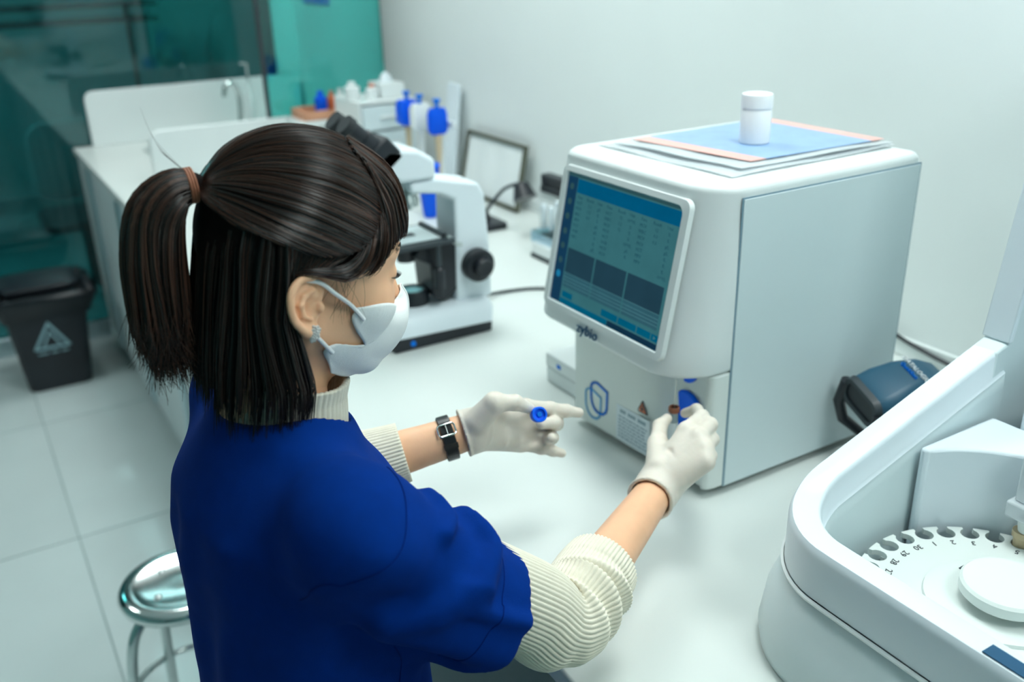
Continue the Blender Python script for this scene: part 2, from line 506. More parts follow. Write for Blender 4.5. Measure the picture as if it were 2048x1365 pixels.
# lower body with the sampling recess
pl = [(-1.247, 0.868)]
for p in bez([(-1.235, 0.866, 0), (-1.12, 0.872, 0), (-1.07, 0.876, 0), (-1.045, 0.888, 0), (-1.028, 0.91, 0), (-1.005, 0.92, 0), (-0.955, 0.92, 0), (-0.942, 0.912, 0), (-0.936, 0.892, 0), (-0.928, 0.883, 0), (-0.919, 0.888, 0), (-0.9165, 0.90, 0)], 60):
    pl.append((p.x, p.y))
pl += [(-0.9165, 1.29), (-1.247, 1.29)]
g = G()
g.loft([[(x, y, 0.945) for x, y in pl], [(x, y, 1.1395) for x, y in pl]])
wb(g, 'lower_body', 'white_warm', an, an, bevel=0.003)
g = G(); g.prism([(-1.246, 0.869), (-1.12, 0.874), (-0.935, 0.886), (-0.918, 0.893), (-0.918, 1.0), (-1.246, 1.0)], 0.9455, 0.972)
wb(g, 'plinth', 'white_warm', an, an, bevel=0.004)
for x in (-1.21, -0.95):
    for y in (0.92, 1.25):
        wb(G().lathe([(0.014, DESK), (0.016, DESK + 0.0149)], 16, Matrix.Translation((x, y, 0))), 'foot', 'rubber', an, an)
g = G(); g.box(-0.9162, -0.9145, 0.920, 1.292, 0.945, 1.401)
wb(g, 'side_panel', 'panel_grey', an, an, bevel=0.0008)
g = G(); g.box(-0.9165, -0.9155, 0.917, 1.2945, 0.9445, 1.4035)
wb(g, 'panel_seam', 'grey_print', an, an)
# bezel and screen
FM = frame_mtx((-1.111, 0.8207, 1.1785), (1, 0, 0), (0, 0.041, 0.2095))
SW, SH = 0.282, 0.2135
g = G()
o_ = rrect(-SW / 2 - 0.016, SW / 2 + 0.016, -0.014, SH + 0.012, 0.014, 6)
i_ = rrect(-SW / 2 - 0.0005, SW / 2 + 0.0005, -0.0005, SH + 0.0005, (0.002, 0.003, 0.014, 0.003), 6)
g.loft([[(x, y, -0.004) for x, y in o_], [(x * 0.99, 0.1 + (y - 0.1) * 0.99, 0.0035) for x, y in o_], [(x * 1.012, 0.1 + (y - 0.1) * 1.014, 0.0045) for x, y in i_], [(x, y, -0.001) for x, y in i_]], False, False, True, FM)
wb(g, 'bezel', 'white', an, an)
def screen_mat(name, c, e=0.72):
    m = mat('screen_' + name, rgb(*c), 0.12, emit=e, var=0.06, scale=30)
    b = m.node_tree.nodes['Principled BSDF']
    for l_ in list(b.inputs['Base Color'].links): m.node_tree.links.remove(l_)
    b.inputs['Base Color'].default_value = tuple(v * 0.12 for v in rgb(*c)) + (1,)
    return m
S = {k: screen_mat(k, c) for k, c in dict(ground=(60, 116, 124), side=(22, 62, 92), head=(0, 92, 132), graph=(36, 68, 84), low=(52, 98, 112), line=(76, 128, 138), btn=(0, 98, 130), text=(34, 82, 98), strip=(50, 86, 92), dark=(18, 52, 76), glow=(30, 130, 175)).items()}
sc = G()
sc.prism([(-SW / 2, 0), (SW / 2, 0), (SW / 2, SH), (-SW / 2, SH)], -0.0012, 0.0006, FM)
screen = wb(sc, 'screen', S['ground'], an, an)
def ui(name, rects, m, d=0.0009, base=0.0006):
    g = G()
    for u0, u1, v0, v1 in rects:
        x0, x1, y0, y1 = (-0.5 + u0) * SW, (-0.5 + u1) * SW, v0 * SH, v1 * SH
        g.prism([(x0, y0), (x1, y0), (x1, y1), (x0, y1)], base, d, FM)
    return wb(g, name, S[m], screen, an, smooth=False)
ui('side_bar', [(0, 0.095, 0.0, 0.975)], 'side')
ui('top_strip', [(0, 1, 0.978, 1.0)], 'strip')
ui('header_band', [(0.10, 1, 0.865, 0.968)], 'head')
for u0, u1 in ((0.105, 0.365), (0.378, 0.655), (0.668, 0.968)):
    ui('graph', [(u0, u1, 0.245, 0.44)], 'graph')
    ui('graph_footer', [(u0, u1, 0.135, 0.243)], 'low')
    ui('graph_line', [(u0, u1, v, v + 0.004) for v in (0.16, 0.185, 0.21, 0.243)], 'line', 0.0012, 0.0009)
ui('button', [(0.115, 0.215, 0.055, 0.10)], 'btn')
for a, b in ((0.50, 0.645), (0.655, 0.81), (0.82, 0.93), (0.938, 0.995)):
    ui('button', [(a, b, 0.055, 0.105)], 'btn')
ui('status_bar', [(0.10, 0.56, 0.0, 0.042)], 'btn')
ui('status_field', [(0.565, 1.0, 0.0, 0.042)], 'dark')
g = G(); g.prism([(0.458 * SW, 0.068 * SH), (0.475 * SW, 0.080 * SH), (0.458 * SW, 0.092 * SH)], 0.0009, 0.0013, FM)
wb(g, 'arrow_icon', S['line'], screen, an, smooth=False)
rnd = random.Random(4)
words = G()
for col, u in enumerate((0.14, 0.24, 0.33, 0.42, 0.53, 0.62, 0.72, 0.83, 0.93)):
    for row in range(9):
        if col in (1, 4, 7) and row > 3: continue
        if row == 8 and col in (0, 5, 6): continue
        s = ['Para', 'Result', 'Unit'][col % 3] if row == 0 else rnd.choice([['WBC', 'RBC', 'HGB', 'HCT', 'MCV', 'PLT', 'MPV', 'PCT'], ['1.2', '4.6', '12', '0.3'], ['fL', '%', 'g/L', '10^9/L']][col % 3])
        v, f = text_geo(s, 0.0075, 0.0002, res=1)
        words.add(v, f, FM @ Matrix.Translation(((u - 0.5) * SW, (0.835 - row * 0.043) * SH, 0.0008)))
wb(words, 'table_text', S['text'], screen, an, smooth=False)
g = G()
for k in range(6):
    g.lathe([(0.0055, 0.0009), (0.0055, 0.0012)], 14, FM @ Matrix.Translation((-0.453 * SW, (0.90 - k * 0.115) * SH, 0)))
wb(g, 'icon', S['strip'], screen, an, smooth=False)
wb(G().lathe([(0.006, 0.0009), (0.006, 0.0012)], 14, FM @ Matrix.Translation((-0.453 * SW, 0.215 * SH, 0))), 'active_icon', S['glow'], screen, an, smooth=False)
# brand lettering on the lower lip: z y b i o
LM = frame_mtx((-1.142, 0.8147, 1.1500), (1, 0, 0), (0, 0.0195, 0.1))
text_obj('brand_lettering', 'zybio', 0.024, 'navy', an, Matrix.Translation(-an.location) @ LM @ Matrix.Translation((0.006, 0.0045, 0.0016)), depth=0.0022, spacing=1.1)
# line emblem on the lower face: two overlapping shields
EM = frame_mtx((-1.182, 0.8682, 0.998), (1, 0.04, 0), (0, 0, 1))
def shield(cx, cy, w, h):
    pts = []
    for a in range(90, 181, 15):
        pts.append((cx - w * 0.1 + 0.4 * w * math.cos(math.radians(a)), cy + h * 0.26 + 0.24 * h * math.sin(math.radians(a))))
    for a in range(180, 271, 15):
        pts.append((cx + 0.5 * w * math.cos(math.radians(a)), cy - 0.02 * h + 0.48 * h * math.sin(math.radians(a))))
    pts += [(cx + w * 0.25, cy - 0.46 * h), (cx + w * 0.42, cy - 0.34 * h), (cx + w * 0.48, cy - 0.2 * h), (cx + w * 0.5, cy + 0.36 * h)]
    return pts
g = G(); outline(g, shield(0.008, 0.006, 0.044, 0.056), 0.0042, 0.0010, EM)
wb(g, 'emblem', 'logo_blue', an, an, smooth=False)
g = G(); outline(g, shield(-0.008, -0.010, 0.042, 0.054), 0.0036, 0.0007, EM)
wb(g, 'emblem', 'pale_logo', an, an, smooth=False)
# instruction label with printed lines, warning triangle
TM = frame_mtx((-1.086, 0.8740, 0.982), (1, 0.04, 0), (0, 0, 1))
g = G(); g.prism([(-0.042, -0.034), (0.042, -0.034), (0.042, 0.032), (-0.042, 0.032)], 0.0004, 0.0012, TM)
lab_o = wb(g, 'instruction_label', 'paper', an, an)
g = G()
for k in range(13):
    if k in (3, 8): continue
    x = -0.032 + k * 0.005
    g.prism([(x, 0.0195), (x + 0.0036, 0.0195), (x + 0.0036, 0.0255), (x, 0.0255)], 0.0012, 0.0015, TM)
rnd = random.Random(9)
for k in range(7):
    x, y = -0.036, 0.011 - k * 0.0062
    while x < 0.032:
        w = 0.004 + rnd.random() * 0.008
        g.prism([(x, y), (min(x + w, 0.036), y), (min(x + w, 0.036), y + 0.0022), (x, y + 0.0022)], 0.0012, 0.0015, TM)
        x += w + 0.002
wb(g, 'print', 'grey_print', lab_o, an, smooth=False)
WM = frame_mtx((-1.066, 0.8772, 1.030), (1, 0.05, 0), (0, 0, 1))
g = G(); g.prism([(-0.0115, -0.009), (0.0115, -0.009), (0, 0.012)], 0.0004, 0.0014, WM)
tri = wb(g, 'warning_triangle', 'orange', an, an)
g = G(); outline(g, [(-0.011, -0.0087), (0.011, -0.0087), (0, 0.0115)], 0.0016, 0.0018, WM)
g.lathe([(0.003, 0.0014), (0.003, 0.0019)], 12, WM @ Matrix.Translation((0, -0.0025, 0)))
g.prism([(-0.0008, -0.001), (0.0008, -0.001), (0.0008, 0.005), (-0.0008, 0.005)], 0.0014, 0.0019, WM)
wb(g, 'pictogram', 'dark', tri, an, smooth=False)
# blue start button, blue marker, sampling probe
RB = Matrix.Translation((-1.006, 0.9195, 1.034)) @ Matrix.Rotation(math.radians(90), 4, 'X')
wb(G().lathe([(0.039, 0.0), (0.039, 0.004), (0.036, 0.006), (0.01, 0.0045)], 40, RB), 'start_button', 'blue', an, an)
RB2 = Matrix.Translation((-1.012, 0.9195, 1.113)) @ Matrix.Rotation(math.radians(90), 4, 'X')
wb(G().lathe([(0.026, 0.0), (0.026, 0.002)], 32, RB2), 'blue_marker', 'blue', an, an)
wb(G().tube([(-0.9425, 0.836, 1.142), (-0.9425, 0.836, 1.088)], 0.0011, 10), 'probe', 'steel', an, an)

# things on top of the analyser
TOP = 1.4203
M['film'] = mat('milky_plastic_film', (0.74, 0.80, 0.83), 0.22, var=0.02, alpha=0.62)
M['pink'] = mat('pink_print', rgb(228, 176, 168), 0.35, var=0.03)
M['sheet_blue'] = mat('pale_blue_sheet', rgb(138, 170, 210), 0.3, var=0.08, scale=30)
def sheet(corners, z, amp, seed, nx=24, ny=24, th=0.0008):
    """a slightly wavy sheet over four corners"""
    a, b, c, d = [Vector((p[0], p[1], 0)) for p in corners]
    top, bot = [], []
    for i in range(nx + 1):
        for j in range(ny + 1):
            u, v = i / nx, j / ny
            p = a * (1 - u) * (1 - v) + b * u * (1 - v) + c * u * v + d * (1 - u) * v
            h = amp * (0.5 + 0.5 * math.sin(7 * u + 3 * v + seed) * math.cos(5 * v - 4 * u + seed * 2))
            top.append((p.x, p.y, z + h + th)); bot.append((p.x, p.y, z + h))
    n = len(top)
    f = []
    for i in range(nx):
        for j in range(ny):
            k = i * (ny + 1) + j
            f.append((k, k + ny + 1, k + ny + 2, k + 1))
            f.append((n + k, n + k + 1, n + k + ny + 2, n + k + ny + 1))
    def edge(k0, k1): f.append((k0, k1, n + k1, n + k0))
    for i in range(nx):
        edge((i + 1) * (ny + 1), i * (ny + 1)); edge(i * (ny + 1) + ny, (i + 1) * (ny + 1) + ny)
    for j in range(ny):
        edge(j, j + 1); edge(nx * (ny + 1) + j + 1, nx * (ny + 1) + j)
    return G().add(top + bot, f)
fo = tag(empty('plastic_folder', (-1.1, 1.1, TOP)), 'crinkled milky plastic folder lying flat on the analyzer', 'folder')
wb(sheet([(-1.262, 0.925), (-0.958, 0.935), (-0.962, 1.285), (-1.262, 1.285)], TOP + 0.0002, 0.004, 1.0), 'lower_film', 'film', fo, fo)
wb(sheet([(-1.245, 0.945), (-0.972, 0.965), (-0.968, 1.29), (-1.25, 1.288)], TOP + 0.0052, 0.003, 2.0), 'upper_film', 'film', fo, fo)
ps = tag(empty('printed_sheet', (-1.1, 1.1, TOP + 0.0092)), 'pale blue printed sheet with pink bands under the bottle', 'printed sheet')
c4 = [(-1.232, 0.973), (-0.992, 1.003), (-0.985, 1.288), (-1.24, 1.288)]
def sub(u0, u1, v0, v1):
    a, b, c, d = [Vector(p) for p in c4]
    q = lambda u, v: a * (1 - u) * (1 - v) + b * u * (1 - v) + c * u * v + d * (1 - u) * v
    return [q(u0, v0), q(u1, v0), q(u1, v1), q(u0, v1)]
wb(sheet(sub(0, 1, 0.11, 0.90), TOP + 0.0094, 0.0, 3.0), 'blue_field', 'sheet_blue', ps, ps)
wb(sheet(sub(0, 1, 0, 0.109), TOP + 0.0094, 0.0, 3.0), 'pink_band', 'pink', ps, ps)
wb(sheet(sub(0, 1, 0.901, 1), TOP + 0.0094, 0.0, 3.0), 'pink_band', 'pink', ps, ps)
bt = tag(empty('specimen_bottle', (-1.088, 1.105, TOP + 0.0104)), 'plain white cylindrical bottle standing on the blue sheet', 'bottle')
M['white_bright'] = mat('bright_white_plastic', (0.83, 0.85, 0.87), 0.35, var=0.01)
G().lathe([(0.0225, 0.0), (0.024, 0.002), (0.024, 0.052), (0.0225, 0.0545)], 40).build('body', 'white_bright', bt)
G().lathe([(0.0236, 0.0548), (0.0245, 0.056), (0.0245, 0.073), (0.0235, 0.0765), (0.02, 0.0775)], 40).build('cap', 'white_bright', bt)

# ------------------------------------------------------------------ microscope
mi = tag(empty('microscope', (-1.792, 0.84, DESK)), 'white binocular microscope with a black stage and knob', 'microscope')
def yz_prism(g, poly, x0, x1):
    g.loft([[(x0, y, z) for y, z in poly], [(x1, y, z) for y, z in poly]])
    return g
g = G(); yz_prism(g, [(0.722, 0.9305), (0.962, 0.9305), (0.964, 0.955), (0.722, 0.9625)], -1.877, -1.707)
wb(g, 'base_plate', 'black', mi, mi, bevel=0.004)
g = G()
g.loft([[(x, y, 0.9558 + (0.9625 - 0.955) * (0.963 - y) / 0.24) for x, y in rrect(-1.879, -1.703, 0.718, 0.966, 0.012)],
        [(x, y, 0.985) for x, y in rrect(-1.876, -1.706, 0.722, 0.972, 0.016)],
        [(x, y, 1.0) for x, y in rrect(-1.868, -1.716, 0.735, 0.97, 0.02)],
        [(x, y, 1.006) for x, y in rrect(-1.855, -1.73, 0.75, 0.965, 0.02)]])
wb(g, 'base', 'white_blue', mi, mi, ang=70)
g = G(); yz_prism(g, [(0.895, 1.0), (0.985, 1.0), (0.984, 1.10), (0.975, 1.235), (0.962, 1.262), (0.86, 1.285), (0.80, 1.285), (0.80, 1.262), (0.87, 1.25), (0.9, 1.235)], -1.835, -1.742)
wb(g, 'arm', 'white_blue', mi, mi, bevel=0.007, segs=4)
g = G(); yz_prism(g, [(0.705, 1.322), (0.752, 1.362), (0.82, 1.352), (0.858, 1.328), (0.858, 1.2865), (0.78, 1.2865)], -1.845, -1.735)
wb(g, 'head', 'white_blue', mi, mi, bevel=0.01, segs=3)
g = G(); yz_prism(g, [(0.703, 1.350), (0.752, 1.388), (0.792, 1.343), (0.742, 1.302)], -1.85, -1.735)
wb(g, 'tube_housing', 'black', mi, mi, bevel=0.006)
g = G()
for x in (-1.823, -1.762):
    d = Vector((0, -0.72, 0.69))
    p0 = Vector((x, 0.732, 1.362))
    et = G().tube([p0, p0 + d * 0.03, p0 + d * 0.031, p0 + d * 0.062], [0.023, 0.023, 0.019, 0.019], 24)
    e_ = wb(et, 'eyepiece', 'black', mi, mi)
    wb(G().tube([p0 + d * 0.062, p0 + d * 0.064, p0 + d * 0.079], [0.020, 0.022, 0.021], 24), 'eye_cup', 'rubber', e_, mi)
no = wb(G().lathe([(0.014, 1.285), (0.027, 1.27), (0.03, 1.255), (0.02, 1.25)], 28, Matrix.Translation((-1.79, 0.815, 0))), 'nosepiece', 'steel', mi, mi)
for a in (0, 90, 180, 270):
    d = Vector((math.sin(math.radians(a)) * 0.35, math.cos(math.radians(a)) * 0.35 - 0.1, -1)).normalized()
    p0 = Vector((-1.79, 0.812, 1.258)) + Vector((d.x, d.y, 0)) * 0.045
    wb(G().tube([p0, p0 + d * 0.025, p0 + d * 0.026, p0 + d * 0.038], [0.010, 0.010, 0.0075, 0.006], 16), 'objective', 'steel', no, mi)
st_ = wb(G().box(-1.865, -1.715, 0.735, 0.885, 1.148, 1.158), 'stage', 'dark', mi, mi, bevel=0.002)
wb(G().box(-1.850, -1.735, 0.752, 0.86, 1.1585, 1.1605), 'slide_plate', 'panel_grey', st_, mi, bevel=0.0005)
wb(G().box(-1.802, -1.778, 0.797, 0.822, 1.1606, 1.1612), 'stage_opening', 'black', st_, mi)
wb(G().box(-1.85, -1.735, 0.862, 0.872, 1.1585, 1.168), 'slide_clip', 'dark', st_, mi, bevel=0.001)
wb(G().tube([(-1.728, 0.87, 1.163), (-1.728, 0.895, 1.140), (-1.728, 0.905, 1.138)], 0.005, 10), 'stage_lever', 'steel', st_, mi)
g = G(); yz_prism(g, [(0.81, 1.14), (0.9, 1.14), (0.897, 1.03), (0.865, 1.01), (0.84, 1.025), (0.835, 1.10), (0.80, 1.12)], -1.83, -1.745)
wb(g, 'stage_carrier', 'black', mi, mi, bevel=0.003)
wb(G().tube([(-1.722, 0.845, 1.148), (-1.722, 0.845, 1.055)], [0.006, 0.006], 12), 'stage_drive', 'dark', mi, mi)
wb(G().lathe([(0.012, 1.05), (0.012, 1.095), (0.008, 1.10)], 18, Matrix.Translation((-1.722, 0.845, 0))), 'stage_knob', 'black', mi, mi)
wb(G().lathe([(0.02, 1.105), (0.024, 1.14)], 24, Matrix.Translation((-1.79, 0.80, 0))), 'condenser', 'black', mi, mi)
il = wb(G().lathe([(0.036, 1.004), (0.036, 1.03), (0.032, 1.038), (0.026, 1.038), (0.025, 1.034)], 32, Matrix.Translation((-1.79, 0.81, 0))), 'illuminator', 'black', mi, mi)
wb(G().lathe([(0.0245, 1.0345), (0.015, 1.038), (0.004, 1.0395)], 24, Matrix.Translation((-1.79, 0.81, 0))), 'lens', mat('lens_glass', (0.35, 0.75, 0.8), 0.08, var=0.02), il, mi)
KX = Matrix.Translation((-1.742, 0.944, 1.084)) @ Matrix.Rotation(math.radians(90), 4, 'Y')
kn = wb(G().lathe([(0.034, 0.0005), (0.037, 0.004), (0.037, 0.022), (0.034, 0.026), (0.028, 0.027)], 36, KX), 'coarse_knob', 'black', mi, mi)
wb(G().lathe([(0.021, 0.0271), (0.022, 0.030), (0.021, 0.044), (0.018, 0.047), (0.008, 0.044)], 30, KX), 'fine_knob', 'black', kn, mi)
wb(G().lathe([(0.034, 0.0), (0.034, 0.022), (0.026, 0.027)], 30, Matrix.Translation((-1.836, 0.944, 1.084)) @ Matrix.Rotation(math.radians(-90), 4, 'Y')), 'coarse_knob', 'black', mi, mi)
wb(G().lathe([(0.006, 0.0), (0.006, 0.003)], 14, Matrix.Translation((-1.7068, 0.765, 0.946)) @ Matrix.Rotation(math.radians(90), 4, 'Y')), 'switch', 'logo_blue', mi, mi)

# ------------------------------------------------------------------ bench clutter
cb = G().tube(bez([(-1.862, 0.978, DESK + 0.02), (-1.89, 1.05, DESK + 0.012), (-1.90, 1.13, DESK + 0.0045), (-1.87, 1.20, DESK + 0.0045), (-1.80, 1.25, DESK + 0.0045), (-1.6, 1.33, DESK + 0.0045), (-1.45, 1.40, DESK + 0.0045)], 40), 0.004, 10).build('power_cable', 'dark')
tag(cb, 'thin dark cable curving over the worktop beside the microscope', 'cable')
# leaning picture frame
pf = tag(empty('picture_frame', (-2.72, 1.54, DESK + 0.002)), 'thin dark framed board leaning against the wall behind the lamp', 'picture frame')
PM = frame_mtx((0, 0, 0.0), (1, 0, 0), (0, 0.042, 0.21))
fw, fh = 0.385, 0.214
M['bronze'] = mat('dark_bronze', rgb(96, 98, 84), 0.4, 0.3, var=0.1)
for a in ((-fw / 2, fw / 2, 0, 0.012), (-fw / 2, fw / 2, fh - 0.012, fh), (-fw / 2, -fw / 2 + 0.012, 0.0125, fh - 0.0125), (fw / 2 - 0.012, fw / 2, 0.0125, fh - 0.0125)):
    G().prism([(a[0], a[2]), (a[1], a[2]), (a[1], a[3]), (a[0], a[3])], 0, 0.014, PM).build('rail', 'bronze', pf, bevel=0.001)
G().prism([(-fw / 2 + 0.0125, 0.0125), (fw / 2 - 0.0125, 0.0125), (fw / 2 - 0.0125, fh - 0.0125), (-fw / 2 + 0.0125, fh - 0.0125)], 0.002, 0.006, PM).build('board', 'wall', pf)
# gooseneck lamp
gl = tag(empty('gooseneck_lamp', (-2.47, 1.38, DESK)), 'small black gooseneck lamp in front of the picture frame', 'lamp')
G().prism(rrect(-0.035, 0.075, -0.04, 0.04, 0.012), 0.0005, 0.02).build('clamp_base', 'black', gl, bevel=0.003)
G().lathe([(0.016, 0.0205), (0.014, 0.04)], 16, Matrix.Translation((0, 0, 0))).build('socket', 'black', gl)
G().tube(bez([(0.0, 0.0, 0.04), (0.04, 0.01, 0.085), (0.09, 0.02, 0.13), (0.15, 0.03, 0.155), (0.17, 0.03, 0.154)], 24), 0.0055, 10).build('gooseneck', 'dark', gl)
G().lathe([(0.014, 0), (0.022, 0.006), (0.036, 0.050), (0.032, 0.050)], 24, Matrix.Translation((0.165, 0.03, 0.162)) @ Matrix.Rotation(math.radians(150), 4, 'Y')).build('lamp_shade', 'black', gl)
# tube rack with sample tubes, small white box behind it
rk = tag(empty('tube_rack', (-2.06, 1.325, DESK)), 'clear tube rack with a dark base beside the analyzer', 'tube rack')
M['rack_blue'] = sheet_glass('blue_clear_plastic', (0.72, 0.86, 0.94), 0.1, 0.2)
G().box(-0.06, 0.14, 0.0, 0.10, 0.0005, 0.012).build('base', 'dark', rk, bevel=0.002)
G().box(-0.058, 0.138, 0.002, 0.098, 0.0125, 0.045).build('tray', 'white', rk, bevel=0.003)
for z in (0.075,):
    G().box(-0.058, 0.138, 0.002, 0.098, z, z + 0.003).build('shelf', 'rack_blue', rk)
for x in (-0.058, 0.135):
    G().box(x, x + 0.003, 0.002, 0.098, 0.0455, 0.0745).build('side', 'rack_blue', rk)
for i in range(5):
    for j in range(2):
        q = tag(empty('sample_tube', (-2.06 - 0.035 + i * 0.036, 1.325 + 0.03 + j * 0.045, DESK + 0.0785)), 'pale sample tube standing in the clear rack', 'tube', 'sample tubes in the rack')
        G().lathe([(0.003, 0.001), (0.0065, 0.006), (0.0065, 0.055)], 14).build('glass', 'paper', q)
        G().lathe([(0.008, 0.0552), (0.008, 0.07), (0.006, 0.072)], 14).build('stopper', 'paper', q)
bx = tag(empty('storage_box', (-2.20, 1.50, DESK)), 'small white box behind the tube rack, by the wall', 'box')
G().box(-0.07, 0.16, -0.05, 0.08, 0.0005, 0.13).build('carton', 'white', bx, bevel=0.003)
G().box(-0.071, 0.161, -0.051, 0.081, 0.131, 0.142).build('lid', 'white', bx, bevel=0.002)
sn = tag(empty('small_device', (-2.20, 1.46, DESK + 0.1425)), 'small black device lying on the white box', 'device')
G().prism(rrect(-0.05, 0.10, -0.02, 0.02, 0.008), 0.0005, 0.02).build('body', 'black', sn, bevel=0.003)
G().prism(rrect(-0.048, 0.098, -0.018, 0.018, 0.008), 0.0205, 0.052).build('top', 'black', sn, bevel=0.004)
# white carton beside the analyser
wc = tag(empty('reagent_carton', (-1.36, 0.97, DESK)), 'low white carton tucked beside the analyzer', 'carton')
G().box(-0.06, 0.05, -0.05, 0.12, 0.0005, 0.032).build('base', 'white', wc, bevel=0.003)
G().box(-0.061, 0.051, -0.051, 0.121, 0.0325, 0.062).build('lid', 'white', wc, bevel=0.003)
G().box(-0.02, -0.008, -0.0522, -0.0512, 0.042, 0.050).build('mark', 'logo_blue', wc)

# far supplies by the wall
cr = tag(empty('wooden_tray', (-3.555, 1.285, DESK + 0.2055)), 'shallow orange wooden tray on the ledge of the splash panel', 'tray')
for z in (0.0005,):
    G().box(-0.075, 0.075, -0.105, -0.097, z, z + 0.034).build('slat', 'wood', cr, bevel=0.002)
    G().box(-0.075, 0.075, 0.097, 0.105, z, z + 0.034).build('slat', 'wood', cr, bevel=0.002)
    G().box(0.067, 0.075, -0.0965, 0.0965, z, z + 0.034).build('slat', 'wood', cr, bevel=0.002)
    G().box(-0.075, -0.067, -0.0965, 0.0965, z, z + 0.034).build('slat', 'wood', cr, bevel=0.002)
G().box(-0.066, 0.066, -0.096, 0.096, 0.001, 0.012).build('bottom_board', 'wood', cr)
def bottle(name, loc, r, h, m, capm, label):
    t = tag(empty(name, loc), label, 'bottle')
    G().lathe([(r * 0.95, 0), (r, 0.004), (r, h * 0.72), (r * 0.45, h * 0.82), (r * 0.45, h * 0.86)], 20).build('body', m, t)
    G().lathe([(r * 0.5, h * 0.862), (r * 0.5, h), (r * 0.4, h + 0.002)], 20).build('cap', capm, t)
ZC = DESK + 0.2185
bottle('reagent_bottle', (-3.54, 1.272, ZC), 0.024, 0.085, 'deep_blue', 'deep_blue', 'small blue bottle standing in the wooden tray')
bottle('reagent_bottle', (-3.54, 1.316, ZC), 0.017, 0.080, 'orange', 'orange', 'small orange bottle standing in the wooden tray')
bottle('reagent_bottle', (-3.55, 1.356, ZC), 0.02, 0.085, 'white', 'white', 'small white bottle standing in the wooden tray')
dr = tag(empty('drawer_box', (-3.26, 1.385, DESK)), 'white plastic drawer box near the teal glass screen', 'drawer box')
g = G()
for a in ((-0.14, 0.10, -0.11, -0.104, 0.001, 0.30), (-0.14, 0.10, 0.104, 0.11, 0.001, 0.30), (-0.14, -0.134, -0.1035, 0.1035, 0.001, 0.30), (-0.1335, 0.10, -0.1035, 0.1035, 0.294, 0.30), (-0.1335, 0.10, -0.1035, 0.1035, 0.001, 0.007)):
    g.box(*a)
g.build('body', 'white', dr)
for z in (0.012, 0.106, 0.20):
    d_ = G().box(-0.13, 0.102, -0.10, 0.10, z, z + 0.086).build('drawer', 'panel_grey', dr, bevel=0.004)
    G().box(0.1025, 0.112, -0.035, 0.035, z + 0.04, z + 0.052).build('handle', 'white', d_, bevel=0.003)
zt = DESK + 0.3005
bottle('reagent_bottle', (-3.24, 1.36, zt), 0.022, 0.05, 'white', 'orange', 'white bottle with an orange cap on the drawer box')
bottle('reagent_bottle', (-3.28, 1.30, zt), 0.028, 0.06, 'white', 'white', 'squat white bottle on the drawer box')
gb = tag(empty('glove_box', (-3.28, 1.435, zt)), 'small white carton on the drawer box, next to the wall', 'carton')
G().box(-0.06, 0.06, -0.045, 0.045, 0.0005, 0.05).build('carton', 'white', gb, bevel=0.002)
G().lathe([(0.025, 0.0505), (0.02, 0.07), (0.006, 0.085)], 12).build('tissue', 'paper', gb)
# pipettes hanging on a stand
sd = tag(empty('pipette_stand', (-2.86, 1.40, DESK)), 'white pipette stand holding blue pipettes near the wall', 'pipette stand')
G().prism(rrect(-0.12, 0.14, -0.06, 0.06, 0.02), 0.0005, 0.018).build('base', 'white', sd, bevel=0.003)
G().tube([(0.02, 0.03, 0.018), (0.02, 0.03, 0.30)], 0.010, 14).build('post', 'white', sd)
G().box(-0.14, 0.16, 0.003, 0.015, 0.262, 0.285).build('holder_bar', 'white', sd, bevel=0.003)
M['amber'] = mat('amber_plastic', rgb(205, 185, 150), 0.4)
for k, (x, m, lab) in enumerate(((-0.10, 'deep_blue', 'pipette with a broad blue grip hanging at the stand\'s far end'), (0.0, 'white', 'white pipette with a blue thumb rest in the stand\'s middle'), (0.125, 'deep_blue', 'slim blue pipette hanging at the stand\'s near end'))):
    p = tag(empty('pipette', (-2.86 + x, 1.366, DESK + 0.160)), lab, 'pipette', 'pipettes on the stand')
    wide = [0.030, 0.020, 0.015][k]
    G().loft([[(xx, yy, z) for xx, yy in rrect(-wide * sc_, wide * sc_, -0.033 * sc_, 0.033 * sc_, 0.010 * sc_)] for z, sc_ in ((0.085, 0.7), (0.095, 1.0), (0.15, 1.0), (0.168, 0.8))]).build('grip', m, p)
    G().lathe([(0.012, 0.0845), (0.010, 0.03), (0.005, -0.02), (0.003, -0.06)], 16).build('shaft', 'amber' if k != 1 else 'white', p)
    G().lathe([(0.007, 0.1685), (0.007, 0.185), (0.013, 0.19), (0.013, 0.197)], 16).build('plunger', 'logo_blue', p)
    if k == 0:
        G().box(0.031, 0.075, -0.012, 0.012, 0.145, 0.158).build('finger_rest', 'blue', p, bevel=0.003)
cu = tag(empty('blue_cup', (-2.66, 1.285, DESK)), 'blue tapered cup standing at the foot of the pipette stand', 'cup')
G().lathe([(0.020, 0.002), (0.024, 0.02), (0.038, 0.165), (0.036, 0.165), (0.022, 0.02)], 24).build('body', 'deep_blue', cu)
G().lathe([(0.039, 0.1655), (0.0395, 0.170), (0.035, 0.1702)], 24).build('rim', 'blue', cu)
bd = tag(empty('white_board', (-3.0, 1.545, DESK)), 'tall narrow white board leaning upright against the wall', 'board')
BM = frame_mtx((0, 0, 0.001), (1, 0, 0), (0, 0.04, 0.36))
G().prism(rrect(-0.055, 0.03, 0, 0.36, 0.012), 0, 0.012, BM).build('panel', 'white_blue', bd, bevel=0.002)
G().prism(rrect(-0.075, -0.06, 0, 0.2, 0.004), 0, 0.010, BM).build('edge_strip', 'amber', bd, bevel=0.001)

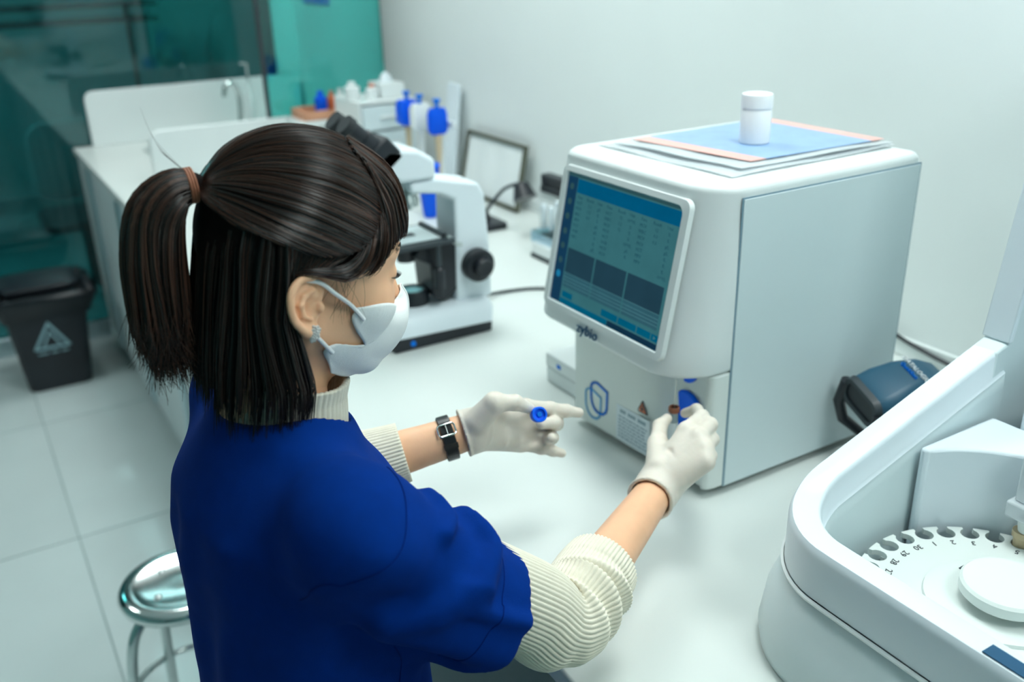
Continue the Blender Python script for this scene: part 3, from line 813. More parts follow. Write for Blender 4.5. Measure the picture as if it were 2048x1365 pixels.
# ------------------------------------------------------------------ chemistry analyser on the right
ca = tag(empty('chemistry_analyzer', (-0.36, 1.1, DESK)), 'big white chemistry analyzer with an open basin and numbered sample carousel', 'analyzer')
CX, CY, CZ = -0.462, 0.903, 1.030
def rim_z(y):
    if y < 0.79: return 1.112 + 0.013 * max(0, (y - 0.716) / 0.074) ** 1.5
    return 1.125 + (y - 0.79) * 0.324
path = []
for y in np.linspace(1.128, 0.826, 16): path.append(((-0.668, float(y)), (1, 0)))
for a in np.linspace(180, 270, 15)[1:-1]:
    a = math.radians(float(a))
    path.append(((-0.558 + 0.11 * math.cos(a), 0.826 + 0.11 * math.sin(a)), (-math.cos(a), -math.sin(a))))
for x in np.linspace(-0.545, -0.06, 12): path.append(((float(x), 0.716), (0, 1)))
def band(prof, name, m, parent=ca, **k):
    rings = []
    for (x, y), (nx, ny) in path:
        zr = rim_z(y)
        rings.append([(x + nx * n, y + ny * n, (zr + dz) if rel else dz) for n, dz, rel in prof])
    g = G()
    g.loft(rings, False, False, False)
    return wb(g, name, m, parent, ca, ang=50, **k)
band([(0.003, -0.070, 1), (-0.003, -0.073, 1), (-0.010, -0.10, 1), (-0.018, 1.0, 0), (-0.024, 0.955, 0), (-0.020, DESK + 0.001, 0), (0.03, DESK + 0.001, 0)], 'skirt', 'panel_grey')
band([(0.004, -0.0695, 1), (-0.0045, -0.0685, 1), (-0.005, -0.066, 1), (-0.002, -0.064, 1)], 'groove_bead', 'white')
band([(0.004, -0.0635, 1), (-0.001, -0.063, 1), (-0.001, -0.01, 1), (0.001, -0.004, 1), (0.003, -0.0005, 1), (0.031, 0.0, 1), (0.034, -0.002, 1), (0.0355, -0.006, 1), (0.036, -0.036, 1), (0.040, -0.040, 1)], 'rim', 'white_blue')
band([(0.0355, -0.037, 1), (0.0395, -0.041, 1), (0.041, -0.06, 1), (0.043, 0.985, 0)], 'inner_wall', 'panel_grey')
# tall side wall with the sloping front edge
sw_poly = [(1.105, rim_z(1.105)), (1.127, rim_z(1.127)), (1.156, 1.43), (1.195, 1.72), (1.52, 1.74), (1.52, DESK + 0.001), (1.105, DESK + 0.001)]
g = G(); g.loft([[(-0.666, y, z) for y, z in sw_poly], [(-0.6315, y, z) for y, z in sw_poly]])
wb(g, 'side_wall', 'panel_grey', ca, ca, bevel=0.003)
g = G(); g.loft([[(-0.6685, y, z) for y, z in ((1.125, 1.236), (1.134, 1.236), (1.1625, 1.43), (1.2015, 1.72), (1.193, 1.72), (1.1535, 1.43))], [(-0.629, y, z) for y, z in ((1.125, 1.236), (1.134, 1.236), (1.1625, 1.43), (1.2015, 1.72), (1.193, 1.72), (1.1535, 1.43))]])
wb(g, 'edge_trim', 'white_blue', ca, ca, bevel=0.002)
# concave block behind the carousel, step and cover
pl = [(-0.6205, 1.105), (-0.6205, 0.957)]
for a in np.linspace(160, 22, 30):
    a = math.radians(float(a)); pl.append((CX + 0.157 * math.cos(a), CY + 0.157 * math.sin(a)))
pl += [(-0.12, 0.99), (-0.12, 1.105)]
g = G(); g.prism(pl, 0.985, 1.140)
wb(g, 'inner_block', 'white_blue', ca, ca, bevel=0.004)
g = G(); g.prism([(-0.585, 1.1055), (-0.12, 1.1055), (-0.12, 1.25), (-0.575, 1.25)], 1.0, 1.178)
wb(g, 'step_block', 'white_blue', ca, ca, bevel=0.006, segs=3)
g = G(); g.prism([(-0.60, 1.2505), (-0.12, 1.2505), (-0.12, 1.5), (-0.60, 1.5)], 1.0, 1.70)
wb(g, 'rear_housing', 'panel_grey', ca, ca, bevel=0.004)
g = G(); g.box(-0.565, -0.13, 1.225, 1.2495, 1.19, 1.66)
wb(g, 'front_cover', 'white_blue', ca, ca, bevel=0.008, segs=3)
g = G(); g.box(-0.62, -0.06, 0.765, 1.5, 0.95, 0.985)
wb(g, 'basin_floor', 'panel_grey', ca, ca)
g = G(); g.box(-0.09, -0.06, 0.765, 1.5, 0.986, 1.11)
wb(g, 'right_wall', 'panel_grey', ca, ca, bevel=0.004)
# carousel with open slots
RS, RO = 0.1373, 0.151
outl = []
for k in range(30):
    a0 = math.radians(160 - 12 * k)
    er, et = Vector((math.cos(a0), math.sin(a0))), Vector((-math.sin(a0), math.cos(a0)))
    c_ = er * RS
    # rim before the slot, notch, slot circle, notch
    for s in (1,):
        outl.append(tuple(er.xy * RO * math.cos(0.075) + et * RO * math.sin(0.075)))
        w = 0.0062
        outl.append(tuple(er * math.sqrt(RO ** 2 - w ** 2) + et * w))
        st = math.asin(w / 0.0112)
        for i in range(13):
            a = st + (2 * math.pi - 2 * st) * i / 12
            outl.append(tuple(c_ + er * 0.0112 * math.cos(a) + et * 0.0112 * math.sin(a)))
        outl.append(tuple(er * math.sqrt(RO ** 2 - w ** 2) - et * w))
        outl.append(tuple(er.xy * RO * math.cos(0.075) - et * RO * math.sin(0.075)))
g = G(); g.prism([(CX + x, CY + y) for x, y in outl], CZ - 0.007, CZ)
caro = wb(g, 'carousel', 'white_warm', ca, ca, ang=30)
g = G(); g.prism([(CX + x * 0.995, CY + y * 0.995) for x, y in outl], CZ - 0.034, CZ - 0.026)
wb(g, 'lower_ring', 'white_warm', caro, ca, ang=30)
wb(G().lathe([(0.121, CZ - 0.0258), (0.121, CZ - 0.0072)], 60, Matrix.Translation((CX, CY, 0)), cap=False), 'drum', 'dark', caro, ca)
wb(G().lathe([(0.05, 0.986), (0.05, CZ - 0.0345)], 30, Matrix.Translation((CX, CY, 0))), 'spindle', 'dark', caro, ca)
wb(G().lathe([(0.078, CZ + 0.0002), (0.077, CZ + 0.004), (0.070, CZ + 0.005)], 60, Matrix.Translation((CX, CY, 0))), 'inner_disc', 'white_warm', caro, ca)
wb(G().lathe([(0.046, CZ + 0.016), (0.049, CZ + 0.019), (0.049, CZ + 0.030), (0.046, CZ + 0.033)], 60, Matrix.Translation((CX + 0.008, CY, 0))), 'carousel_knob', 'white_warm', caro, ca)
wb(G().lathe([(0.022, CZ + 0.0052), (0.022, CZ + 0.0155)], 30, Matrix.Translation((CX + 0.008, CY, 0))), 'knob_neck', 'white_warm', caro, ca)
wb(G().box(CX - 0.058, CX - 0.045, CY + 0.014, CY + 0.032, CZ + 0.0052, CZ + 0.0065), 'index_mark', 'dark', caro, ca)
for k in range(30):
    if 7 < k < 25: continue
    a0 = math.radians(160 - 12 * k)
    er = Vector((math.cos(a0), math.sin(a0), 0))
    p = Vector((CX, CY, CZ + 0.0004)) + er * 0.1165
    text_obj('number', str(k + 1), 0.0118, 'dark', caro, Matrix.Translation(-ca.location) @ frame_mtx(p, (Vector((0, 0, 1)).cross(er)), -er) if False else Matrix.Translation(-ca.location) @ frame_mtx(p, (-er).cross(Vector((0, 0, 1))), -er), depth=0.0004, res=2)
# clear sampling guard over slot five
gx, gy = CX + 0.1373 * math.cos(math.radians(112)), CY + 0.1373 * math.sin(math.radians(112))
wb(G().lathe([(0.0085, CZ - 0.02), (0.0095, CZ + 0.010), (0.012, CZ + 0.012), (0.012, CZ + 0.020)], 24, Matrix.Translation((gx, gy, 0))), 'sample_cup', 'amber', ca, ca)
sg = wb(G().box(gx - 0.018, gx + 0.05, gy - 0.02, gy + 0.02, CZ + 0.04, CZ + 0.062).box(gx - 0.012, gx + 0.05, gy - 0.014, gy + 0.014, CZ + 0.0625, CZ + 0.14), 'sampling_guard', 'film', ca, ca, bevel=0.003)
wb(G().lathe([(0.010, CZ + 0.021), (0.013, CZ + 0.0395)], 20, Matrix.Translation((gx + 0.004, gy, 0))), 'guard_collar', 'white_warm', ca, ca)
wb(G().tube([(gx + 0.012, gy, CZ + 0.063), (gx + 0.012, gy, CZ + 0.135)], 0.006, 14), 'sampling_needle', 'chrome', ca, ca)
wb(G().box(-0.372, -0.20, 0.721, 0.738, rim_z(0.716) + 0.0004, rim_z(0.716) + 0.0014), 'rim_label', 'navy', ca, ca)

# ------------------------------------------------------------------ barcode scanner
M['scan'] = mat('slate_blue_plastic', rgb(36, 84, 108), 0.42, var=0.05)
bs = tag(empty('barcode_scanner', (-0.79, 1.25, DESK)), 'dark slate blue handheld barcode scanner on a black stand', 'barcode scanner')
ax = Vector((0.30, 1.0, 0.06)).normalized()
SM = frame_mtx(Vector((-0.842, 1.130, 1.062)), ax, Vector((0.25, -0.06, 1.0)))
def scan_ring(t, w, h, dz=0.0, r=0.012):
    return [(t, y, z + dz) for y, z in rrect(-w, w, -h, h, r, 6)]
# the frame's axes: x along the head, y up, z sideways
def sring(t, w, h, up, r=0.012):
    return [(t, up + b, a) for a, b in rrect(-w, w, -h, h, min(r, h * 0.9), 6)]
g = G()
g.loft([sring(0.0, 0.040, 0.020, 0.0, 0.016), sring(0.006, 0.044, 0.024, 0.002, 0.018), sring(0.03, 0.046, 0.027, 0.008, 0.02), sring(0.065, 0.042, 0.028, 0.018, 0.022), sring(0.10, 0.037, 0.024, 0.022, 0.02), sring(0.125, 0.030, 0.018, 0.018, 0.016), sring(0.137, 0.016, 0.009, 0.012, 0.008)], mtx=SM)
wb(g, 'head', 'scan', bs, bs, ang=80)
g = G()
g.loft([sring(-0.003, 0.036, 0.016, 0.0, 0.013), sring(-0.0005, 0.036, 0.016, 0.0, 0.013)], mtx=SM)
wb(g, 'window', 'black', bs, bs)
g = G()
o1, o2 = sring(-0.006, 0.043, 0.024, 0.0, 0.018), sring(-0.006, 0.036, 0.0165, 0.0, 0.013)
g.loft([sring(0.004, 0.0455, 0.026, 0.001, 0.018), o1, o2, sring(-0.001, 0.036, 0.0165, 0.0, 0.013)], False, False, mtx=SM)
wb(g, 'nose_bumper', 'dark', bs, bs)
for s in (-0.046, 0.046):
    wb(G().tube([tuple(SM @ Vector((0.0, 0.008, s))), tuple(SM @ Vector((-0.004, -0.035, s * 1.05))), tuple(SM @ Vector((0.010, -0.075, s))), tuple(SM @ Vector((0.050, -0.112, s * 0.7)))], [0.010, 0.0095, 0.009, 0.008], 12), 'stand_strap', 'black', bs, bs)
hp_ = [tuple(SM @ Vector(p)) for p in ((0.09, -0.01, 0), (0.10, -0.05, 0), (0.105, -0.085, 0))]
wb(G().tube(hp_, [0.019, 0.017, 0.016], 16), 'handle', 'scan', bs, bs)
wb(G().lathe([(0.060, 0.0005 + DESK), (0.062, 0.006 + DESK), (0.05, 0.018 + DESK), (0.022, 0.024 + DESK), (0.016, 0.05 + DESK)], 30, Matrix.Translation((-0.79, 1.25, 0))), 'stand_base', 'rubber', bs, bs)
TMX = Matrix.Translation(-bs.location) @ SM @ Matrix.Translation((0.082, 0.0472, 0.0)) @ Matrix.Rotation(math.radians(-90), 4, 'X') @ Matrix.Rotation(math.radians(-90), 4, 'Z')
text_obj('lettering', 'DATALOGIC', 0.0115, 'white_bright', bs, TMX, depth=0.002)
text_obj('lettering', 'QuickScan', 0.0095, 'logo_blue', bs, TMX @ Matrix.Translation((0, -0.012, 0)), depth=0.003)

wc_ = G().tube(bez([(-1.22, 1.585, 1.00), (-1.1164, 1.585, 0.9713), (-1.05, 1.583, 0.960), (-1.0, 1.581, 0.955), (-0.9, 1.578, 0.95), (-0.75, 1.575, 0.9355)], 30), 0.0042, 10).build('wall_cable', 'black')
tag(wc_, 'black cable sagging along the wall behind the barcode scanner', 'cable')

# ------------------------------------------------------------------ distance-field modelling for the person
def V3(p): return np.array(p, dtype=np.float32)
def d_cap(P, a, b, ra, rb):
    a, b = V3(a), V3(b)
    ab = b - a
    h = np.clip(((P - a) @ ab) / max(float(ab @ ab), 1e-9), 0, 1)
    return np.linalg.norm(P - a - h[:, None] * ab, axis=1) - (ra + (rb - ra) * h)
def d_sph(P, c, r): return np.linalg.norm(P - V3(c), axis=1) - r
def d_ell(P, c, r, R=None):
    q = P - V3(c)
    if R is not None: q = q @ np.asarray(R, dtype=np.float32)
    r = V3(r)
    k0 = np.linalg.norm(q / r, axis=1)
    k1 = np.linalg.norm(q / (r * r), axis=1)
    return k0 * (k0 - 1) / np.maximum(k1, 1e-6)
def smin(a, b, k):
    h = np.clip(0.5 + 0.5 * (b - a) / k, 0, 1)
    return b + (a - b) * h - k * h * (1 - h)
def smax(a, b, k): return -smin(-a, -b, k)
def d_chain(P, pts, rad, k=0.006):
    d = None
    for i in range(len(pts) - 1):
        e = d_cap(P, pts[i], pts[i + 1], rad[i], rad[i + 1])
        d = e if d is None else smin(d, e, k)
    return d

def polygonise(fn, lo, hi, h):
    """block-sparse surface nets of fn(P) = 0"""
    lo, hi = np.array(lo, float), np.array(hi, float)
    B = 8
    nb = np.maximum(np.ceil((hi - lo) / (h * B)).astype(int), 1)
    N = nb * B + 1
    bi = np.stack(np.meshgrid(*[np.arange(n) for n in nb], indexing='ij'), -1).reshape(-1, 3)
    cen = (lo + (bi + 0.5) * B * h).astype(np.float32)
    dc = fn(cen)
    near = np.abs(dc) < B * h * 0.87 * 1.7 + 0.004
    vol = np.empty(tuple(N), np.float32)
    for b, d in zip(bi, dc):
        x, y, z = b * B
        vol[x:x + B + 1, y:y + B + 1, z:z + B + 1] = d
    off = np.stack(np.meshgrid(*[np.arange(B + 1)] * 3, indexing='ij'), -1).reshape(-1, 3)
    nbk = bi[near]
    for s in range(0, len(nbk), 400):
        bl = nbk[s:s + 400]
        idx = (bl * B)[:, None, :] + off[None]
        P = (lo + idx.reshape(-1, 3) * h).astype(np.float32)
        D = fn(P).reshape(len(bl), B + 1, B + 1, B + 1)
        for b, d in zip(bl, D):
            x, y, z = b * B
            vol[x:x + B + 1, y:y + B + 1, z:z + B + 1] = d
    inside = vol < 0
    c = [inside[i:N[0] - 1 + i, j:N[1] - 1 + j, k:N[2] - 1 + k] for i in (0, 1) for j in (0, 1) for k in (0, 1)]
    cnt = np.zeros(c[0].shape, np.int8)
    for a in c: cnt += a
    act = (cnt > 0) & (cnt < 8)
    cells = np.argwhere(act)
    vid = -np.ones(act.shape, np.int64)
    vid[act] = np.arange(len(cells))
    corners = [(i, j, k) for i in (0, 1) for j in (0, 1) for k in (0, 1)]
    val = np.stack([vol[cells[:, 0] + i, cells[:, 1] + j, cells[:, 2] + k] for i, j, k in corners], 1)
    acc = np.zeros((len(cells), 3)); num = np.zeros(len(cells))
    for a in range(8):
        for b in range(a + 1, 8):
            if sum(abs(corners[a][t] - corners[b][t]) for t in range(3)) != 1: continue
            va, vb = val[:, a], val[:, b]
            m = (va < 0) != (vb < 0)
            t = np.where(m, va / np.where(m, va - vb, 1), 0)
            p = np.array(corners[a]) + t[:, None] * (np.array(corners[b]) - np.array(corners[a]))
            acc += p * m[:, None]; num += m
    verts = lo + (cells + acc / num[:, None]) * h
    quads = []
    for axis in range(3):
        sl0 = [slice(None)] * 3; sl1 = [slice(None)] * 3
        sl0[axis] = slice(0, -1); sl1[axis] = slice(1, None)
        a, b = inside[tuple(sl0)], inside[tuple(sl1)]
        e = np.argwhere(a != b)
        o1, o2 = [(1, 2), (2, 0), (0, 1)][axis]
        ok = (e[:, o1] > 0) & (e[:, o2] > 0) & (e[:, o1] < N[o1] - 1) & (e[:, o2] < N[o2] - 1)
        e = e[ok]
        fl = a[tuple(e.T)]
        def cid(d1, d2):
            q = e.copy(); q[:, o1] += d1; q[:, o2] += d2
            return vid[tuple(q.T)]
        q = np.stack([cid(-1, -1), cid(0, -1), cid(0, 0), cid(-1, 0)], 1)
        q[~fl] = q[~fl][:, ::-1]
        quads.append(q)
    F = np.concatenate(quads)
    return verts, F[(F >= 0).all(1)]

def np_mesh(name, V, F, m, parent, smooth_iter=0, attr=None):
    F = np.asarray(F)
    me = bpy.data.meshes.new(name)
    me.vertices.add(len(V)); me.vertices.foreach_set('co', np.asarray(V, np.float32).ravel())
    n = F.shape[1]
    me.loops.add(F.size); me.loops.foreach_set('vertex_index', F.astype(np.int32).ravel())
    me.polygons.add(len(F)); me.polygons.foreach_set('loop_start', np.arange(0, F.size, n, dtype=np.int32))
    me.update(calc_edges=True)
    me.polygons.foreach_set('use_smooth', np.ones(len(F), bool))
    if attr is not None:
        at = me.attributes.new('tone', 'FLOAT', 'POINT')
        at.data.foreach_set('value', np.asarray(attr, np.float32))
    o = link(name, me, m, parent)
    return o

def sm_mesh(V, F, it, lam=0.5):
    """laplacian smoothing"""
    V = V.copy()
    e = np.concatenate([F[:, [i, (i + 1) % F.shape[1]]] for i in range(F.shape[1])])
    deg = np.bincount(e.ravel(), minlength=len(V)).astype(float)
    for _ in range(it):
        s = np.zeros_like(V)
        for a in range(3):
            s[:, a] = np.bincount(e[:, 0], V[e[:, 1], a], len(V)) + np.bincount(e[:, 1], V[e[:, 0], a], len(V))
        V += lam * (s / np.maximum(deg, 1)[:, None] - V)
    return V

# ------------------------------------------------------------------ person: materials
M['skin'] = mat('skin', rgb(236, 184, 147), 0.48, var=0.05, scale=30, sss=0.12, bump=0.08, bscale=500)
M['scrub'] = mat('royal_blue_cotton', rgb(0, 45, 124), 0.9, var=0.05, scale=60, bump=0.25, bscale=900, spec=0.08)
M['glove'] = mat('latex', rgb(218, 210, 198), 0.45, var=0.03, scale=20, sss=0.10, bump=0.5, bscale=70)
M['knit'] = mat('cream_knit', rgb(228, 222, 204), 0.9, var=0.03, scale=100, bump=0.3, bscale=700, sheen=0.2, spec=0.2)
M['mask_cloth'] = mat('white_nonwoven', rgb(238, 241, 240), 0.8, var=0.01, scale=200)
def mask_dots():
    nt = M['mask_cloth'].node_tree
    tc = nt.nodes.new('ShaderNodeTexCoord')
    vo = nt.nodes.new('ShaderNodeTexVoronoi'); vo.inputs['Scale'].default_value = 650
    vo.inputs['Randomness'].default_value = 0.15
    nt.links.new(tc.outputs['Object'], vo.inputs['Vector'])
    bp = nt.nodes.new('ShaderNodeBump'); bp.inputs['Strength'].default_value = 0.5; bp.inputs['Distance'].default_value = 0.0006
    nt.links.new(vo.outputs['Distance'], bp.inputs['Height'])
    nt.links.new(bp.outputs['Normal'], nt.nodes['Principled BSDF'].inputs['Normal'])
mask_dots()
def hair_mat(name, dark, light):
    m = bpy.data.materials.new(name); m.use_nodes = True
    nt = m.node_tree; b = nt.nodes['Principled BSDF']
    at = nt.nodes.new('ShaderNodeAttribute'); at.attribute_name = 'tone'
    mx = nt.nodes.new('ShaderNodeMix'); mx.data_type = 'RGBA'
    mx.inputs[6].default_value = dark + (1,); mx.inputs[7].default_value = light + (1,)
    nt.links.new(at.outputs['Fac'], mx.inputs[0]); nt.links.new(mx.outputs[2], b.inputs['Base Color'])
    b.inputs['Roughness'].default_value = 0.26
    b.inputs['Specular IOR Level'].default_value = 0.55
    return m
M['hair'] = hair_mat('dark_brown_hair', (0.008, 0.0055, 0.005), (0.13, 0.056, 0.034))
M['hair_base'] = mat('hair_underlayer', (0.008, 0.0055, 0.005), 0.8, var=0.3, scale=60, spec=0.1)  # same dark brown as the darkest strands, for the layers beneath them
M['watch'] = mat('black_leather', (0.010, 0.012, 0.014), 0.3, var=0.2, bump=0.2, bscale=300)
M['brown_tie'] = mat('brown_elastic', rgb(150, 95, 70), 0.6)
M['lash'] = mat('lash_black', (0.01, 0.01, 0.012), 0.6)
M['crystal'] = mat('crystal', (0.92, 0.88, 0.82), 0.10, 0.25, var=0.45, scale=400)

PB = (-0.855, 0.235, 0.0)
person = tag(empty('person', PB), 'person in royal blue scrubs, cream turtleneck, white mask and gloves, ponytail', 'person')
def pw(V): return np.asarray(V, float) - np.array(PB)

# ------------------------------------------------------------------ joints (room coordinates)
SR, ER, WR = (-0.688, 0.238, 1.248), (-0.697, 0.468, 1.036), (-0.8433, 0.7200, 1.0401)
SL, EL, WL = (-1.020, 0.238, 1.248), (-1.050, 0.292, 1.090), (-0.9850, 0.5076, 1.1321)
HC = np.array([-0.8597, 0.2674, 1.452])
_a = math.radians(-9.6)
HR = np.array([[1, 0, 0], [0, math.cos(_a), -math.sin(_a)], [0, math.sin(_a), math.cos(_a)]])
def to_head(P): return ((P - HC.astype(np.float32)) @ HR.astype(np.float32))
def from_head(L): return HC + np.asarray(L, float) @ HR.T
NECK_T = tuple(from_head((0, -0.022, -0.07)))
NECK_B = (-0.855, 0.218, 1.25)

# ------------------------------------------------------------------ head
def f_head(P):
    Q = to_head(P)
    S = Q.copy(); S[:, 0] = np.abs(S[:, 0])
    d = d_ell(S, (0, -0.002, 0.028), (0.0735, 0.0945, 0.086))
    d = smin(d, d_ell(S, (0, 0.040, -0.030), (0.058, 0.052, 0.078)), 0.03)
    d = smin(d, d_ell(S, (0.030, 0.055, -0.034), (0.033, 0.034, 0.032)), 0.02)
    d = smin(d, d_cap(S, (0.050, -0.004, -0.055), (0.012, 0.072, -0.098), 0.017, 0.017), 0.03)
    d = smin(d, d_ell(S, (0, 0.062, 0.020), (0.055, 0.036, 0.022)), 0.02)
    d = smin(d, d_cap(S, (0, 0.092, 0.0), (0, 0.104, -0.038), 0.006, 0.0100), 0.012)
    d = smin(d, d_ell(S, (0, 0.093, -0.070), (0.020, 0.010, 0.012)), 0.012)
    d = smax(d, -d_ell(S, (0.033, 0.106, -0.003), (0.019, 0.017, 0.0115)), 0.012)
    d = smin(d, d_ell(S, (0.033, 0.079, -0.004), (0.0145, 0.0125, 0.0118)), 0.004)
    d = smin(d, d_cap(S, (0.020, 0.0925, -0.0072), (0.0475, 0.079, -0.0062), 0.0012, 0.0010), 0.003)
    d = smin(d, d_cap(P, NECK_T, NECK_B, 0.050, 0.056), 0.03)
    return d
def f_ear(P):
    Q = to_head(P)
    S = Q.copy(); S[:, 0] = np.abs(S[:, 0])
    # plane of the ear: u backwards, w up, out = outwards
    o = V3((0.0745, -0.0155, -0.0235)); out = V3((0.92, 0.30, 0.12)); out /= np.linalg.norm(out)
    u = V3((0.36, -0.92, 0.06)); u -= out * (u @ out); u /= np.linalg.norm(u)
    w = np.cross(u, out); w = w if w[2] > 0 else -w
    E = np.stack([(S - o) @ u / 1.32, (S - o) @ w, (S - o) @ out], 1).astype(np.float32)
    d = d_ell(E, (0.001, 0.002, -0.0005), (0.0150, 0.0245, 0.0042))
    hel = [(-0.0105, 0.006, 0.001), (-0.0100, 0.0165, 0.0035), (-0.0020, 0.0262, 0.0045), (0.0085, 0.0245, 0.0050), (0.0150, 0.0145, 0.0055), (0.0155, 0.0015, 0.0055), (0.0120, -0.0110, 0.0045), (0.0055, -0.0195, 0.0035), (-0.0005, -0.0245, 0.003)]
    hp2 = [tuple(p) for p in bez(hel, 28)]
    hr2 = [float(r) for r in np.interp(np.linspace(0, 8, 29), range(9), [0.0022, 0.0030, 0.0034, 0.0034, 0.0033, 0.0031, 0.0029, 0.0034, 0.0044])]
    d = smin(d, d_chain(E, hp2, hr2, 0.001), 0.0025)
    d = smax(d, -d_chain(E, [(-0.003, 0.0205, 0.0060), (0.006, 0.0190, 0.0065), (0.0108, 0.0090, 0.0065), (0.0105, -0.003, 0.006)], [0.0022] * 4, 0.002), 0.002)
    ant = [(-0.0035, 0.0145, 0.003), (0.0040, 0.0105, 0.0045), (0.0070, 0.0020, 0.0050), (0.0045, -0.0080, 0.0045), (-0.0015, -0.0115, 0.004)]
    d = smin(d, d_chain(E, ant, [0.0024, 0.0026, 0.0028, 0.0026, 0.0022], 0.002), 0.002)
    d = smax(d, -d_ell(E, (-0.0030, -0.0005, 0.0045), (0.0074, 0.0092, 0.0092)), 0.002)
    d = smin(d, d_ell(E, (-0.0105, -0.0020, 0.0030), (0.0034, 0.0055, 0.0042)), 0.0025)
    d = smin(d, d_ell(E, (-0.0035, -0.0225, 0.0015), (0.0072, 0.0078, 0.0038)), 0.004)
    d = smin(d, d_cap(E, (-0.006, 0.010, -0.004), (-0.004, -0.010, -0.004), 0.006, 0.006), 0.004)
    return d

# ------------------------------------------------------------------ torso profile
TZ = [0.60, 0.72, 0.82, 0.92, 1.02, 1.10, 1.17, 1.222, 1.258, 1.290, 1.315]
TA = [0.178, 0.185, 0.176, 0.158, 0.152, 0.160, 0.168, 0.160, 0.115, 0.072, 0.058]
TB = [0.125, 0.125, 0.122, 0.116, 0.112, 0.112, 0.106, 0.094, 0.076, 0.062, 0.055]
TC = [0.225, 0.225, 0.228, 0.230, 0.230, 0.228, 0.224, 0.222, 0.222, 0.226, 0.232]
def d_torso(P, off=0.0):
    a = np.interp(P[:, 2], TZ, TA) + off
    b = np.interp(P[:, 2], TZ, TB) + off
    c = np.interp(P[:, 2], TZ, TC)
    x, y = P[:, 0] + 0.855, P[:, 1] - c
    k0 = np.sqrt((x / a) ** 2 + (y / b) ** 2) + 1e-6
    k1 = np.sqrt((x / a ** 2) ** 2 + (y / b ** 2) ** 2) + 1e-6
    d = k0 * (k0 - 1) / k1
    d = np.maximum(d * 0.9, TZ[0] - P[:, 2])
    return np.maximum(d, P[:, 2] - TZ[-1])
def f_body(P):
    d = d_torso(P, -0.022)
    for S_, E_, W_ in ((SR, ER, WR), (SL, EL, WL)):
        d = smin(d, d_cap(P, S_, E_, 0.044, 0.036), 0.03)
        d = smin(d, d_cap(P, E_, W_, 0.0365, 0.0255), 0.01)
    d = smin(d, d_cap(P, NECK_T, NECK_B, 0.049, 0.055), 0.03)
    for s in (-1, 1):
        hx = -0.855 + s * 0.085
        d = smin(d, d_cap(P, (hx, 0.225, 0.72), (hx + s * 0.005, 0.24, 0.40), 0.072, 0.048), 0.03)
        d = smin(d, d_cap(P, (hx + s * 0.005, 0.24, 0.40), (hx + s * 0.008, 0.22, 0.07), 0.047, 0.03), 0.02)
    return d
v1, q1 = polygonise(f_body, (-1.16, 0.05, 0.03), (-0.55, 0.80, 1.42), 0.007)
v2, q2 = polygonise(f_head, (-0.97, 0.12, 1.27), (-0.75, 0.42, 1.59), 0.0026)
v3, q3 = polygonise(f_ear, tuple(HC + np.array((0.055, -0.06, -0.085))), tuple(HC + np.array((0.10, 0.02, 0.035))), 0.0009)
v3 = sm_mesh(v3, q3, 6); v1 = sm_mesh(v1, q1, 2)
v4, q4 = v3.copy(), q3[:, ::-1]
l4 = (v4 - HC) @ HR; l4[:, 0] *= -1; v4 = from_head(l4)
VV = np.concatenate([v1, v2, v3, v4])
FF = np.concatenate([q1, q2 + len(v1), q3 + len(v1) + len(v2), q4 + len(v1) + len(v2) + len(v3)])
body = np_mesh('body', pw(VV), FF, 'skin', person)

# ------------------------------------------------------------------ scrub top
def seg(a, b, t): return tuple(np.array(a) + (np.array(b) - np.array(a)) * t)
SLEEVE_R = seg(SR, ER, 0.60)
def ridge(P, pts, r, h):
    d = d_chain(P, pts, [r] * len(pts), 0.004)
    return h * np.exp(-np.maximum(d + r, 0) ** 2 / (2 * r * r))
def f_scrub(P):
    d = d_torso(P, 0.012)
    d = smin(d, d_ell(P, (-0.855, 0.300, 1.13), (0.115, 0.050, 0.075)), 0.05)
    out = None
    for S_, E_ in ((SR, ER), (SL, EL)):
        S0, E0 = np.array(S_), np.array(E_)
        t = 0.56 if S_ == SR else 0.58
        end = S0 + (E0 - S0) * t + np.array((0, 0, -0.026))
        ax_ = (E0 - S0) / np.linalg.norm(E0 - S0)
        s = d_cap(P, S_, tuple(end), 0.055, 0.068)
        s = smin(s, d_cap(P, (-0.855 + (S0[0] + 0.855) * 0.30, 0.224, 1.262), (S0[0], S0[1] - 0.002, S0[2] + 0.002), 0.036, 0.046), 0.05)
        pl_ = (P - V3(end)) @ V3(ax_)
        s = smax(s, pl_, 0.004)
        hol = np.maximum(d_cap(P, tuple(end - ax_ * 0.06), tuple(end + ax_ * 0.1), 0.050, 0.061), -(pl_ + 0.05))
        s = np.maximum(s, -hol)
        d = smin(d, s, 0.05)
    # cloth folds: raised and sunk lines
    d = d - fold_add(P)
    # neck opening
    d = smax(d, -d_cap(P, (-0.855, 0.234, 1.288), (-0.855, 0.262, 1.38), 0.062, 0.080), 0.006)
    # hem
    d = np.maximum(d, 0.66 - P[:, 2])
    return d
FOLDS = []
def fold_add(P):
    a = np.zeros(len(P), np.float32)
    for pts, r, h in FOLDS: a += 2.1 * ridge(P, pts, r, h)
    return a
def sp(t, ang, r):
    """a point on the right sleeve: t along the arm, ang 0 = outer side facing the camera, 90 = top"""
    S0, E0 = np.array(SR), np.array(ER)
    ax_ = (E0 - S0) / np.linalg.norm(E0 - S0)
    e1 = np.array((1.0, 0, 0)); e1 -= ax_ * (e1 @ ax_); e1 /= np.linalg.norm(e1)
    e2 = np.cross(ax_, e1); e2 = e2 if e2[2] > 0 else -e2
    a = math.radians(ang)
    return tuple(S0 + (E0 - S0) * t + r * (e1 * math.cos(a) + e2 * math.sin(a)))
